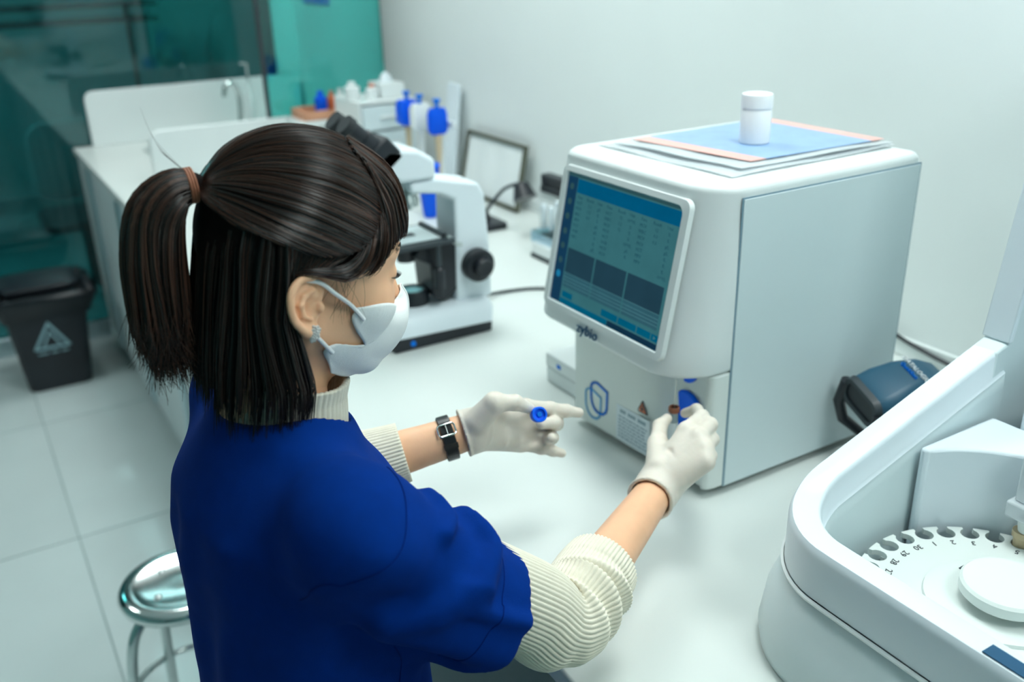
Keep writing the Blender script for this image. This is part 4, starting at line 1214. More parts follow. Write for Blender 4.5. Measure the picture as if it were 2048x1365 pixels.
FOLDS += [([sp(0.50, 12, 0.072), sp(0.40, 14, 0.072), sp(0.30, 16, 0.071)], 0.004, 0.003),
          ([sp(0.16, -20, 0.07), sp(0.05, -40, 0.08), sp(-0.10, -50, 0.10)], 0.010, -0.004),
          ([(-0.74, 0.125, 1.24), (-0.76, 0.11, 1.12), (-0.77, 0.11, 1.0), (-0.77, 0.11, 0.88)], 0.016, 0.0025),
          ([(-0.80, 0.11, 1.22), (-0.81, 0.105, 1.10), (-0.82, 0.11, 0.92)], 0.014, -0.0025),
          ([sp(0.34, 100, 0.066), sp(0.40, 60, 0.070), sp(0.36, 20, 0.070), sp(0.27, -20, 0.068), sp(0.17, -45, 0.07)], 0.011, 0.008),
          ([sp(0.30, 100, 0.066), sp(0.33, 60, 0.068), sp(0.28, 25, 0.068)], 0.007, -0.007),
          ([sp(0.20, 105, 0.064), sp(0.23, 75, 0.066), sp(0.18, 45, 0.068)], 0.008, 0.006),
          ([sp(0.25, 105, 0.064), sp(0.26, 80, 0.066)], 0.006, -0.007),
          ([sp(0.60, 5, 0.072), sp(0.48, 0, 0.072), sp(0.38, -2, 0.072)], 0.007, 0.005),
          ([sp(0.58, -30, 0.072), sp(0.42, -38, 0.072), sp(0.22, -58, 0.074)], 0.014, 0.006),
          ([sp(0.50, -62, 0.072), sp(0.32, -70, 0.074), sp(0.15, -80, 0.076)], 0.012, -0.003),
          ([sp(0.05, 10, 0.07), sp(-0.12, -5, 0.09), sp(-0.25, -30, 0.12)], 0.02, 0.004),
          ([(-0.70, 0.15, 1.21), (-0.76, 0.12, 1.17), (-0.82, 0.11, 1.10)], 0.025, -0.004),
          ([(-0.70, 0.20, 1.10), (-0.715, 0.155, 1.06), (-0.76, 0.12, 1.02)], 0.014, 0.005),
          ([(-0.705, 0.24, 1.06), (-0.72, 0.16, 1.01), (-0.78, 0.115, 0.98)], 0.010, 0.005),
          ([(-0.71, 0.25, 1.02), (-0.73, 0.15, 0.965)], 0.010, -0.005),
          ([(-0.88, 0.105, 1.20), (-0.90, 0.11, 1.05), (-0.90, 0.12, 0.90)], 0.02, -0.004)]
vs, qs = polygonise(f_scrub, (-1.16, 0.06, 0.64), (-0.58, 0.48, 1.40), 0.0045)
vs = sm_mesh(vs, qs, 2)
scrub = np_mesh('scrub_top', pw(vs), qs, 'scrub', person)
scrub['label'] = 'royal blue short sleeved scrub top'
# seams as thin stitched lines lying on the cloth
def drop_on(fn, pts, off=0.0004, it=8):
    P = np.array(pts, np.float32)
    for _ in range(it):
        d = fn(P)
        e = 0.002
        gr = np.stack([fn(P + V3(v) * e) - fn(P - V3(v) * e) for v in ((1, 0, 0), (0, 1, 0), (0, 0, 1))], 1) / (2 * e)
        gr /= np.maximum(np.linalg.norm(gr, axis=1), 1e-6)[:, None]
        P = P - gr * (d - off)[:, None] * 0.9
    return P
M['seam'] = mat('dark_blue_thread', rgb(0, 32, 104), 0.9, spec=0.1)
def seam(pts, r=0.00045):
    P = drop_on(f_scrub, [tuple(p) for p in bez(pts, 50)])
    g = G().tube([tuple(p) for p in P], r, 5)
    return wb(g, 'seam', 'seam', scrub, person)
seam([sp(-0.02, 95, 0.07), sp(0.0, 55, 0.075), sp(0.0, 15, 0.08), sp(-0.06, -25, 0.085), sp(-0.10, -60, 0.09), sp(-0.05, -85, 0.085)])
seam([sp(0.47, a, 0.075) for a in (100, 60, 20, -20, -60, -95)], 0.0005)
seam([(-0.70, 0.27, 1.13), (-0.70, 0.27, 1.05), (-0.70, 0.27, 0.95), (-0.69, 0.27, 0.85)])
# trousers
def f_trouser(P):
    d = np.maximum(d_torso(P, 0.006), P[:, 2] - 0.80)
    for s in (-1, 1):
        hx = -0.855 + s * 0.09
        d = smin(d, d_cap(P, (hx, 0.225, 0.72), (hx + s * 0.005, 0.24, 0.08), 0.085, 0.075), 0.03)
    return np.maximum(np.maximum(d, 0.055 - P[:, 2]), P[:, 2] - 0.79)
vt, qt = polygonise(f_trouser, (-1.12, 0.06, 0.03), (-0.60, 0.42, 0.82), 0.009)
np_mesh('trousers', pw(sm_mesh(vt, qt, 2)), qt, 'scrub', person)
for s in (-1, 1):
    hx = -0.855 + s * 0.095
    def f_shoe(P):
        d = d_cap(P, (hx, 0.20, 0.035), (hx, 0.36, 0.028), 0.036, 0.034)
        d = smin(d, d_cap(P, (hx, 0.22, 0.05), (hx, 0.22, 0.11), 0.036, 0.036), 0.02)
        return np.maximum(d, 0.001 - P[:, 2])
    v_, q_ = polygonise(f_shoe, (hx - 0.06, 0.13, -0.01), (hx + 0.06, 0.42, 0.17), 0.006)
    np_mesh('shoe', pw(v_), q_, 'white', person)

# ------------------------------------------------------------------ ribbed jumper: sleeves and collar
def rib_tube(path, rad, nrib, depth, name, folds=(), na=None, ns=90, cuff=True, flat=1.0):
    pts = bez(path, ns)
    rr = np.interp(np.linspace(0, 1, ns + 1), np.linspace(0, 1, len(rad)), rad)
    na = na or nrib * 6
    V, nrm = [], None
    for i, p in enumerate(pts):
        t = (pts[min(i + 1, ns)] - pts[max(i - 1, 0)]).normalized()
        if nrm is None:
            nrm = Vector((1, 0, 0)); nrm = (nrm - t * nrm.dot(t)).normalized()
        else: nrm = (nrm - t * nrm.dot(t)).normalized()
        bn = t.cross(nrm)
        u = i / ns
        for j in range(na):
            a = 2 * math.pi * j / na
            r = rr[i] + depth * (abs(math.cos(nrib * a / 2)) ** 0.7 - 0.5)
            for (u0, wd, h, a0, aw, sk) in folds:
                da = (a - math.radians(a0) + math.pi) % (2 * math.pi) - math.pi
                r += h * math.exp(-((u - u0 - sk * da) / wd) ** 2) * math.exp(-(da / aw) ** 2)
            V.append(p + (nrm * math.cos(a) + bn * math.sin(a) * flat) * r)
    V = np.array(V).reshape(ns + 1, na, 3)
    # rolled edge going back inside
    last = V[-1]; c = last.mean(0)
    inner = [c + (last - c) * 0.93, c + (V[-3] - V[-3].mean(0)) * 0.90 + (V[-3].mean(0) - c), c + (V[-8] - V[-8].mean(0)) * 0.88 + (V[-8].mean(0) - c), c + (V[-24] - V[-24].mean(0)) * 0.86 + (V[-24].mean(0) - c)]
    V = np.concatenate([V, np.array(inner)])
    n0, n1 = V.shape[:2]
    F = []
    idx = np.arange(n0 * n1).reshape(n0, n1)
    a, b = idx[:-1], idx[1:]
    F = np.stack([a, np.roll(a, -1, 1), np.roll(b, -1, 1), b], -1).reshape(-1, 4)
    return V.reshape(-1, 3), F
cuff_r = seg(ER, WR, 0.33)
sv, sf = rib_tube([seg(SR, ER, 0.42), seg(SR, ER, 0.58), seg(SR, ER, 0.80), (ER[0] + 0.004, ER[1] - 0.012, ER[2] + 0.004), (ER[0] - 0.020, ER[1] + 0.038, ER[2] - 0.002), seg(ER, WR, 0.26), seg(ER, WR, 0.37)],
                  [0.048, 0.049, 0.050, 0.050, 0.050, 0.048, 0.046], 58, 0.0022, 'jumper_sleeve',
                  folds=[(0.55, 0.03, 0.007, 300, 1.4, 0.02), (0.66, 0.025, 0.009, 300, 1.3, -0.03), (0.60, 0.02, -0.006, 320, 1.3, 0.0), (0.72, 0.022, -0.006, 320, 1.6, 0.01), (0.79, 0.03, 0.006, 330, 1.6, 0.02), (0.50, 0.02, -0.005, 40, 1.2, 0.03), (0.88, 0.02, -0.003, 0, 2, 0.02)], ns=150)
jw = np_mesh('jumper_sleeve', pw(sv), sf, 'knit', person)
jw['label'] = 'cream ribbed jumper sleeve pushed up the forearm'
sv, sf = rib_tube([seg(SL, EL, 0.35), seg(SL, EL, 0.8), (EL[0] + 0.004, EL[1] + 0.02, EL[2] - 0.002), seg(EL, WL, 0.3), seg(EL, WL, 0.63)], [0.048, 0.049, 0.048, 0.045, 0.039], 52, 0.0022, 'jumper_sleeve',
                  folds=[(0.75, 0.03, 0.004, 60, 2, 0.01)], ns=90)
np_mesh('jumper_sleeve', pw(sv), sf, 'knit', person)
sv, sf = rib_tube([(-0.855, 0.225, 1.24), (-0.855, 0.229, 1.27), (-0.856, 0.235, 1.295), (-0.857, 0.240, 1.320), (-0.857, 0.244, 1.338)], [0.078, 0.070, 0.064, 0.061, 0.062], 60, 0.0020, 'turtleneck', ns=40)
np_mesh('turtleneck', pw(sv), sf, 'knit', person)

# ------------------------------------------------------------------ gloved hands
HAND_R = dict(wrist=WR,
    thumb=[(-0.8546, 0.7350, 1.0688), (-0.9030, 0.7730, 1.0710), (-0.9330, 0.8010, 1.0775), (-0.9385, 0.8190, 1.0825)],
    index=[(-0.8651, 0.7900, 1.1039), (-0.8730, 0.8250, 1.1123), (-0.9043, 0.8440, 1.1037), (-0.9262, 0.8420, 1.0900)],
    middle=[(-0.8386, 0.7900, 1.1050), (-0.8554, 0.8250, 1.1072), (-0.8877, 0.8480, 1.0902), (-0.9102, 0.8520, 1.0750)],
    ring=[(-0.8204, 0.7850, 1.0979), (-0.8444, 0.8200, 1.0900), (-0.8711, 0.8400, 1.0732), (-0.8935, 0.8460, 1.0578)],
    pinky=[(-0.8065, 0.7750, 1.0870), (-0.8298, 0.8050, 1.0763), (-0.8522, 0.8200, 1.0608), (-0.8744, 0.8280, 1.0443)])
HAND_L = dict(wrist=WL,
    thumb=[(-0.9650, 0.5165, 1.1541), (-0.9550, 0.5375, 1.1805), (-0.9480, 0.5645, 1.1763), (-0.9440, 0.5838, 1.1640)],
    index=[(-0.9900, 0.6054, 1.1403), (-0.9850, 0.6434, 1.1292), (-0.9820, 0.6685, 1.1201), (-0.9800, 0.6896, 1.1117)],
    middle=[(-0.9950, 0.6146, 1.1143), (-0.9850, 0.6534, 1.1029), (-0.9620, 0.6348, 1.1197), (-0.9520, 0.6071, 1.1308)],
    ring=[(-0.9950, 0.6092, 1.0953), (-0.9850, 0.6345, 1.0857), (-0.9650, 0.6332, 1.0952), (-0.9450, 0.6193, 1.1079)],
    pinky=[(-0.9900, 0.5959, 1.0857), (-0.9800, 0.6243, 1.0742), (-0.9750, 0.6404, 1.0675), (-0.9700, 0.6533, 1.0617)])
FR = dict(thumb=[0.0165, 0.0132, 0.0102, 0.0075], index=[0.0115, 0.0098, 0.0088, 0.0072], middle=[0.0118, 0.0100, 0.0090, 0.0076], ring=[0.0112, 0.0094, 0.0086, 0.0072], pinky=[0.0100, 0.0084, 0.0076, 0.0064])
def f_hand(H, elbow, back, cuff_len, pinch):
    W0, E0 = np.array(H['wrist']), np.array(elbow)
    ax_ = (E0 - W0) / np.linalg.norm(E0 - W0)
    fold_pts = pinch
    def fn(P):
        d = d_cap(P, tuple(W0 + ax_ * 0.0), tuple(W0 + ax_ * cuff_len), 0.0275, 0.0315)
        palm = None
        for k in ('index', 'middle', 'ring', 'pinky'):
            m = np.array(H[k][0])
            st = W0 + (m - W0) * 0.12
            e = d_cap(P, tuple(st), tuple(m), 0.0185, 0.0125)
            palm = e if palm is None else smin(palm, e, 0.016)
        th0 = H['thumb'][0]
        palm = smin(palm, d_cap(P, tuple(W0 + (np.array(th0) - W0) * 0.3), tuple(H['thumb'][1]), 0.019, 0.0135), 0.014)
        mid = (np.array(H['thumb'][1]) * 0.45 + np.array(H['index'][0]) * 0.55)
        palm = smin(palm, d_cap(P, tuple(W0 + (mid - W0) * 0.35), tuple(W0 + (mid - W0) * 0.72), 0.015, 0.010), 0.016)
        d = smin(d, palm, 0.018)
        for k in ('thumb', 'index', 'middle', 'ring', 'pinky'):
            f = d_chain(P, H[k], FR[k], 0.004)
            for jn in (1, 2):
                f = smin(f, d_sph(P, H[k][jn], FR[k][jn] * 1.05), 0.003)
            d = smin(d, f, 0.0045 if k != 'thumb' else 0.006)
        for pts, r, h in fold_pts: d = d - ridge(P, pts, r, h)
        # open cuff: hollow and cut
        t = (P - V3(W0)) @ V3(ax_)
        rim = np.sqrt((np.linalg.norm(P - V3(W0) - t[:, None] * V3(ax_), axis=1) - (0.0275 + (0.004 / max(cuff_len, 1e-3)) * cuff_len)) ** 2 + (t - cuff_len + 0.002) ** 2) - 0.0017
        hol = np.maximum(d_cap(P, tuple(W0), tuple(W0 + ax_ * (cuff_len + 0.03)), 0.0258, 0.0305), -(t - cuff_len * 0.4))
        d = np.maximum(np.maximum(d, t - cuff_len), -hol)
        return np.minimum(d, rim)
    return fn
def P_on(H, k, a, b, t): return seg(H[k][a], H[k][b], t)
wr = np.array(WR)
fold_r = [([(-0.880, 0.742, 1.052), (-0.862, 0.742, 1.076), (-0.835, 0.742, 1.080), (-0.812, 0.742, 1.062)], 0.0026, 0.0036),
          ([(-0.872, 0.726, 1.045), (-0.852, 0.724, 1.066), (-0.828, 0.726, 1.066), (-0.812, 0.728, 1.046)], 0.0024, 0.0034),
          ([(-0.850, 0.735, 1.075), (-0.838, 0.755, 1.085), (-0.825, 0.762, 1.084)], 0.0026, 0.003),
          ([(-0.868, 0.758, 1.082), (-0.852, 0.752, 1.090), (-0.836, 0.748, 1.086)], 0.0022, -0.0026),
          ([(-0.905, 0.788, 1.084), (-0.895, 0.782, 1.088), (-0.884, 0.780, 1.090)], 0.0020, -0.002)]
fold_l = [([(-0.958, 0.530, 1.158), (-0.955, 0.536, 1.140), (-0.962, 0.530, 1.122)], 0.0028, 0.0018),
          ([(-0.958, 0.560, 1.150), (-0.962, 0.566, 1.125), (-0.966, 0.560, 1.100)], 0.003, 0.0018),
          ([(-0.952, 0.548, 1.166), (-0.954, 0.560, 1.155), (-0.960, 0.575, 1.150)], 0.0025, -0.002)]
fr = f_hand(HAND_R, ER, None, 0.020, fold_r)
v_, q_ = polygonise(fr, (-0.99, 0.66, 0.98), (-0.77, 0.89, 1.15), 0.0021)
gr_ = np_mesh('glove', pw(sm_mesh(v_, q_, 1)), q_, 'glove', person)
gr_['label'] = 'cream latex glove pinching the sample tube'
fl_ = f_hand(HAND_L, EL, None, 0.003, fold_l)
v_, q_ = polygonise(fl_, (-1.05, 0.46, 1.03), (-0.91, 0.72, 1.22), 0.0021)
gl_ = np_mesh('glove', pw(sm_mesh(v_, q_, 1)), q_, 'glove', person)
gl_['label'] = 'cream latex glove holding the blue cap'

# held things
tb = tag(empty('blood_tube', (-0.9415, 0.834, 1.035)), 'clear blood tube with a brown ring held under the probe', 'tube')
M['tube_glass'] = mat('grey_tube_glass', (0.26, 0.34, 0.38), 0.15, var=0.02)
M['brown'] = mat('brown_rubber', rgb(128, 80, 60), 0.45)
G().lathe([(0.0030, 0.0), (0.0062, 0.006), (0.0066, 0.045), (0.0066, 0.056), (0.0055, 0.056), (0.0052, 0.02)], 22).build('glass', 'tube_glass', tb)
G().lathe([(0.0069, 0.008), (0.0069, 0.037)], 22, cap=False).build('paper_label', 'paper', tb)
G().lathe([(0.0070, 0.0525), (0.0085, 0.054), (0.0085, 0.060), (0.0072, 0.062), (0.0058, 0.061), (0.0056, 0.0565)], 22, cap=False).build('rim_ring', 'brown', tb)
cp = tag(empty('blue_stopper', (-0.9320, 0.5905, 1.1580)), 'bright blue tube stopper held by the gloved left hand', 'stopper')
cdir = Vector((0.80, -0.25, 0.45)).normalized()
CM_ = frame_mtx((0, 0, 0), cdir.orthogonal(), cdir.cross(cdir.orthogonal()))
G().lathe([(0.0098, -0.008), (0.0104, -0.006), (0.0104, 0.007), (0.0098, 0.0082), (0.0078, 0.0082), (0.0072, 0.0045), (0.004, 0.004)], 28, CM_).build('shell', 'blue', cp)
G().lathe([(0.0034, 0.0041), (0.0034, 0.0062), (0.0026, 0.0068)], 18, CM_).build('plug', 'logo_blue', cp)

# ------------------------------------------------------------------ wristwatch
ax_ = np.array(EL) - np.array(WL); ax_ /= np.linalg.norm(ax_)
wc0 = np.array(WL) + ax_ * 0.024
watch = empty('wristwatch', (0, 0, 0), person)
watch.location = tuple(wc0 - np.array(PB))
ex = Vector((1, 0, 0.25)); WMX = frame_mtx((0, 0, 0), ex - Vector(ax_) * ex.dot(Vector(ax_)), Vector(ax_).cross(ex))
G().lathe([(0.0285, -0.0085), (0.0305, -0.0075), (0.0307, 0.0075), (0.0287, 0.0085), (0.0278, 0.0), ], 44, WMX, cap=False).build('strap', 'watch', watch)
BK = WMX @ Matrix.Rotation(math.radians(38), 4, 'Z') @ Matrix.Translation((0.0312, 0, 0)) @ Matrix.Rotation(math.radians(90), 4, 'Y')
rr_ = [(x, y, 0) for x, y in rrect(-0.0115, 0.0115, -0.008, 0.008, 0.004, 5)]
G().tube([tuple(BK @ Vector(p)) for p in rr_ + rr_[:1]], 0.0013, 8).build('buckle', 'chrome', watch)
G().tube([tuple(BK @ Vector((0, -0.008, 0.001))), tuple(BK @ Vector((0, 0.008, 0.0015)))], 0.0008, 8).build('buckle_pin', 'chrome', watch)
LP = WMX @ Matrix.Rotation(math.radians(-4), 4, 'Z')
G().loft([[tuple(LP @ Vector((r * math.cos(a), r * math.sin(a), z))) for r, z in ((0.0306, -0.0095), (0.0318, -0.0090), (0.0318, 0.0090), (0.0306, 0.0095))] for a in np.linspace(-0.12, 0.12, 7)], True, True, True).build('strap_keeper', 'watch', watch)
G().lathe([(0.011, 0.0), (0.0125, 0.002), (0.0125, 0.006), (0.011, 0.0075)], 30, WMX @ Matrix.Rotation(math.radians(205), 4, 'Z') @ Matrix.Translation((0.0305, 0, 0)) @ Matrix.Rotation(math.radians(90), 4, 'Y')).build('case', 'chrome', watch)

# ------------------------------------------------------------------ face mask
rows = [
    [(0, 0.114, -0.0275), (0.020, 0.0963, -0.0435), (0.044, 0.0633, -0.0307), (0.058, 0.0394, -0.0287)],
    [(0, 0.1225, -0.040), (0.022, 0.1085, -0.0475), (0.046, 0.0715, -0.0405), (0.060, 0.0347, -0.0394)],
    [(0, 0.1255, -0.055), (0.024, 0.1120, -0.0580), (0.047, 0.0765, -0.0530), (0.059, 0.0401, -0.0530)],
    [(0, 0.1245, -0.0734), (0.024, 0.1105, -0.0715), (0.0465, 0.0765, -0.0660), (0.054, 0.0525, -0.0739)],
    [(0, 0.1190, -0.0880), (0.024, 0.1035, -0.0850), (0.0470, 0.0690, -0.0775), (0.060, 0.0199, -0.0649)],
    [(0, 0.1088, -0.1007), (0.024, 0.0925, -0.0970), (0.0465, 0.0570, -0.0880), (0.061, 0.0080, -0.0715)],
    [(0, 0.0869, -0.1160), (0.023, 0.0740, -0.1110), (0.042, 0.0450, -0.1010), (0.056, 0.0173, -0.0887)],
    [(0, 0.0591, -0.1221), (0.020, 0.0560, -0.1180), (0.036, 0.0400, -0.1110), (0.047, 0.0239, -0.1023)]]
cols = [bez(r_, 24) for r_ in rows]
grid = [bez([c_[j] for c_ in cols], 42) for j in range(25)]
def push_out(p, m=0.0012):
    W = from_head(p.reshape(-1, 3)).astype(np.float32)
    for _ in range(3):
        d = f_head(W); e = 0.002
        gr = np.stack([f_head(W + V3(v) * e) - f_head(W - V3(v) * e) for v in ((1, 0, 0), (0, 1, 0), (0, 0, 1))], 1)
        gr /= np.maximum(np.linalg.norm(gr, axis=1), 1e-6)[:, None]
        W = W + gr * np.maximum(m - d, 0)[:, None]
    return ((W - HC) @ HR).reshape(p.shape)
grid_np = push_out(np.array([[(p.x, p.y, p.z) for p in g_] for g_ in grid]), 0.0022)
grid_np[0, :, 0] = 0
def mask_side(sgn):
    return from_head(grid_np * np.array([sgn, 1, 1]))
fmask = person and empty('face_mask', (0, 0, 0), person)
def grid_mesh(A, flip=False):
    n0, n1 = A.shape[:2]
    idx = np.arange(n0 * n1).reshape(n0, n1)
    F = np.stack([idx[:-1, :-1], idx[1:, :-1], idx[1:, 1:], idx[:-1, 1:]], -1).reshape(-1, 4)
    return A.reshape(-1, 3), (F[:, ::-1] if flip else F)
for s in (1, -1):
    V_, F_ = grid_mesh(mask_side(s), s < 0)
    o = np_mesh('mask_panel', pw(V_), F_, 'mask_cloth', fmask)
    so = o.modifiers.new('solidify', 'SOLIDIFY'); so.thickness = 0.0012; so.offset = 0
seam_pts = [tuple(pw(from_head((0, p[1] + 0.0006, p[2])))) for p in grid_np[0]]
G().tube(seam_pts, 0.0014, 8).build('mask_seam', 'mask_cloth', fmask)
def strap(pts, w=0.0021):
    g = G().tube([tuple(pw(from_head(p))) for p in push_out(np.array([tuple(q) for q in bez(pts, 20)]), 0.0035)], w, 8)
    return g.build('ear_loop', 'white_bright', fmask)
for s in (1, -1):
    strap([(0.0595 * s, 0.046, -0.0395), (0.0690 * s, 0.030, -0.0255), (0.0755 * s, 0.012, -0.0125), (0.0765 * s, -0.003, -0.0015), (0.0745 * s, -0.016, 0.001)])
    strap([(0.0605 * s, 0.017, -0.0735), (0.0690 * s, 0.004, -0.0610), (0.0730 * s, -0.006, -0.0515), (0.0720 * s, -0.016, -0.0440)])

# ------------------------------------------------------------------ earring, lashes, brow
er_ = empty('earring', (0, 0, 0), person)
erc = from_head((0.0800, -0.0085, -0.0480)) - np.array(PB)
er_.location = tuple(erc)
stone = bmesh.new(); bmesh.ops.create_icosphere(stone, subdivisions=1, radius=0.0019)
stm = bpy.data.meshes.new('stone'); stone.to_mesh(stm); stone.free(); stm.materials.append(M['crystal'])
rnd = random.Random(3)
for k in range(30):
    a = k * 2.399
    rr_ = 0.0056 * math.sqrt((k + 0.5) / 30)
    yy, zz = rr_ * math.cos(a) * 0.85, rr_ * math.sin(a) * 1.35
    link('stone', stm, None, er_, (0.0028 * math.cos(rr_ / 0.0056 * 1.3) + 0.001 * rnd.random(), yy + zz * 0.25, zz))
G().lathe([(0.0045, -0.001), (0.0050, 0.0)], 18, Matrix.Rotation(math.radians(90), 4, 'Y')).build('setting', 'chrome', er_)
g = G()
for s in (1, -1):
    for k in range(16):
        t = k / 15
        b0 = (s * (0.019 + 0.029 * t), 0.0925 - 0.0135 * t ** 1.4, -0.0072 + 0.001 * t)
        L_ = 0.007 + 0.003 * math.sin(3.14 * t)
        g.tube([tuple(pw(from_head(b0))), tuple(pw(from_head((b0[0] + s * 0.0015 * t, b0[1] + L_ * 0.7, b0[2] - 0.0012)))), tuple(pw(from_head((b0[0] + s * 0.004 * t, b0[1] + L_, b0[2] + 0.0008))))], [0.00045, 0.0003, 0.00012], 4)
tag(g.build('eyelashes', 'lash', person), kind='stuff')
g = G(); rnd = random.Random(5)
fh_loc = lambda L: tuple(pw(from_head(L)))
bp_ = []
B0 = []
for s in (1, -1):
    for k in range(90):
        t = rnd.random()
        B0.append((s * (0.018 + 0.032 * t), 0.10 - 0.016 * t, 0.0185 + 0.004 * math.sin(2.6 * t) + (rnd.random() - .5) * 0.005))
B0 = np.array(B0)
B1 = B0 + np.stack([np.sign(B0[:, 0]) * 0.004, np.full(len(B0), -0.002), np.full(len(B0), 0.0016)], 1)
W0_, W1_ = pw(drop_on(f_head, from_head(B0), 0.0003)), pw(drop_on(f_head, from_head(B1), 0.0008))
for a_, b_ in zip(W0_, W1_):
    g.tube([tuple(a_), tuple(b_)], [0.0003, 0.00015], 3)
tag(g.build('eyebrows', 'lash', person), kind='stuff')

# ------------------------------------------------------------------ hair
hair = empty('hair', (0, 0, 0), person)
EC, ERAD = np.array([0, 0.002, 0.030]), np.array([0.082, 0.106, 0.098])
TIE = np.array([0.0, -0.100, 0.072])
rng = np.random.default_rng(11)
def f_cap(P):
    Q = to_head(P)
    d = d_ell(Q, EC, ERAD - 0.0065)
    y, z = Q[:, 1], Q[:, 2]
    d = np.maximum(d, ((y - 0.030) - 0.86 * z) * 0.75)
    zb = np.interp(y, [-0.06, -0.034, -0.026, 0.03], [-0.07, -0.06, 0.008, 0.012])
    return np.maximum(d, (zb - z) * 0.7)
v_, q_ = polygonise(f_cap, tuple(HC - 0.14), tuple(HC + 0.14), 0.0035)
np_mesh('scalp_hair', pw(v_), q_, 'hair_base', hair)
def f_curtain(P):
    Q = to_head(P)
    x, y, z = Q[:, 0], Q[:, 1] + 0.020, Q[:, 2]
    a = np.interp(z, [-0.10, -0.02, 0.05], [0.066, 0.073, 0.072]); b = np.interp(z, [-0.10, -0.02, 0.05], [0.062, 0.066, 0.066])
    k0 = np.sqrt((x / a) ** 2 + (y / b) ** 2) + 1e-6
    d = (k0 - 1) * 0.066
    d = np.maximum(d, np.maximum(z - 0.05, -0.098 - z))
    yf = np.interp(z, [-0.10, -0.055, -0.045, 0.05], [-0.012, -0.030, -0.040, -0.045])
    return np.maximum(d, Q[:, 1] - yf)
v_, q_ = polygonise(f_curtain, tuple(HC - 0.16), tuple(HC + 0.14), 0.0045)
np_mesh('under_hair', pw(v_), q_, 'hair_base', hair)

def strands(name, paths, rad, tone, parent, taper=0.35):
    """paths N x K x 3 in head space -> thin three-sided tubes"""
    P = from_head(paths.reshape(-1, 3)).reshape(paths.shape)
    N, K = P.shape[:2]
    T = np.gradient(P, axis=1)
    T /= np.maximum(np.linalg.norm(T, axis=2, keepdims=True), 1e-9)
    ref = np.array([0.31, 0.22, 0.92])
    A = np.cross(T, ref); A /= np.maximum(np.linalg.norm(A, axis=2, keepdims=True), 1e-9)
    Bv = np.cross(T, A)
    prof = np.interp(np.linspace(0, 1, K), [0, 0.1, 0.7, 1], [0.7, 1, 1, taper])
    R = (np.asarray(rad)[:, None] * prof[None])[..., None]
    rg = [P + R * (A * math.cos(2 * math.pi * j / 3) + Bv * math.sin(2 * math.pi * j / 3)) for j in range(3)]
    V = np.stack(rg, 2)                      # N K 3 3
    idx = np.arange(N * K * 3).reshape(N, K, 3)
    a, b = idx[:, :-1], idx[:, 1:]
    F = np.stack([a, np.roll(a, -1, 2), np.roll(b, -1, 2), b], -1).reshape(-1, 4)
    tn = np.repeat(np.asarray(tone), K * 3)
    o = np_mesh(name, pw(V.reshape(-1, 3)), F, 'hair', parent, attr=tn)
    o['kind'] = 'stuff'
    return o

def resample(pts, n):
    return np.array([tuple(p) for p in bez(pts, n - 1)])
def unit(v): return v / np.maximum(np.linalg.norm(v, axis=-1, keepdims=True), 1e-9)
# swept-back upper hair
edge = [(0.0, 0.040, 0.126), (0.030, 0.034, 0.121), (0.048, 0.046, 0.104), (0.056, 0.055, 0.076), (0.064, 0.048, 0.050), (0.071, 0.030, 0.032), (0.078, 0.0, 0.027), (0.078, -0.030, 0.033), (0.072, -0.060, 0.043), (0.055, -0.085, 0.052)]
er1 = resample(edge, 200)
def upper(N, side, lift=0.0, seed=0):
    s = rng.random(N) ** 0.9
    st = er1[(s * 199).astype(int)] * np.array([side, 1, 1]) + rng.normal(0, 0.0012, (N, 3))
    u0 = unit((st - EC) / ERAD)
    te = unit((TIE - EC) / ERAD)
    per = u0 - te * (u0 @ te)[:, None]
    u1 = unit(te + unit(per) * 0.15 * (0.7 + 0.3 * rng.random((N, 1))))
    K = 20
    t = np.linspace(0, 1, K)
    om = np.arccos(np.clip((u0 * u1).sum(1), -1, 1))
    so_ = np.maximum(np.sin(om), 1e-4)[:, None]
    U = (np.sin((1 - t)[None] * om[:, None]) / so_)[..., None] * u0[:, None] + (np.sin(t[None] * om[:, None]) / so_)[..., None] * u1[:, None]
    lock = 0.016 * np.sin(s * 75 + seed) + 0.013 * np.sin(s * 171 + 2 * seed) + rng.normal(0, 0.008, N)
    wave = 0.010 * np.sin(t[None] * 9 + s[:, None] * 40)
    side_off = np.cross(U, te)
    U = unit(U + side_off * (wave * np.sin(np.pi * t)[None])[..., None])
    mult = 1.0 + lift + (lock[:, None] * np.sin(np.pi * np.clip(t * 1.05, 0, 1))[None]) + 0.012 * np.sin(np.pi * t)[None]
    paths = EC + U * ERAD * mult[..., None]
    tone = np.clip(0.10 + 0.4 * (np.sin(s * 75 + seed) * 0.3 + 0.2 * np.sin(s * 33)) + rng.normal(0, 0.18, N), 0.0, 0.9)
    return paths, tone
pa, ta = upper(3600, 1, seed=1)
pb, tb_ = upper(1300, -1, seed=2)
pc, tc_ = upper(500, 1, lift=0.012, seed=3)
PA = np.concatenate([pa, pb, pc]); TA_ = np.concatenate([ta, tb_, tc_])
strands('upper_hair', PA, np.full(len(PA), 0.00062), TA_, hair, 0.8)
# a few flyaways
pd, td = upper(36, 1, lift=0.03, seed=4)
pd = pd + rng.normal(0, 0.004, (len(pd), 1, 3)) * np.sin(np.linspace(0, np.pi, 20))[None, :, None]
strands('flyaway_hair', pd, np.full(len(pd), 0.00016), np.full(len(pd), 0.4), hair)

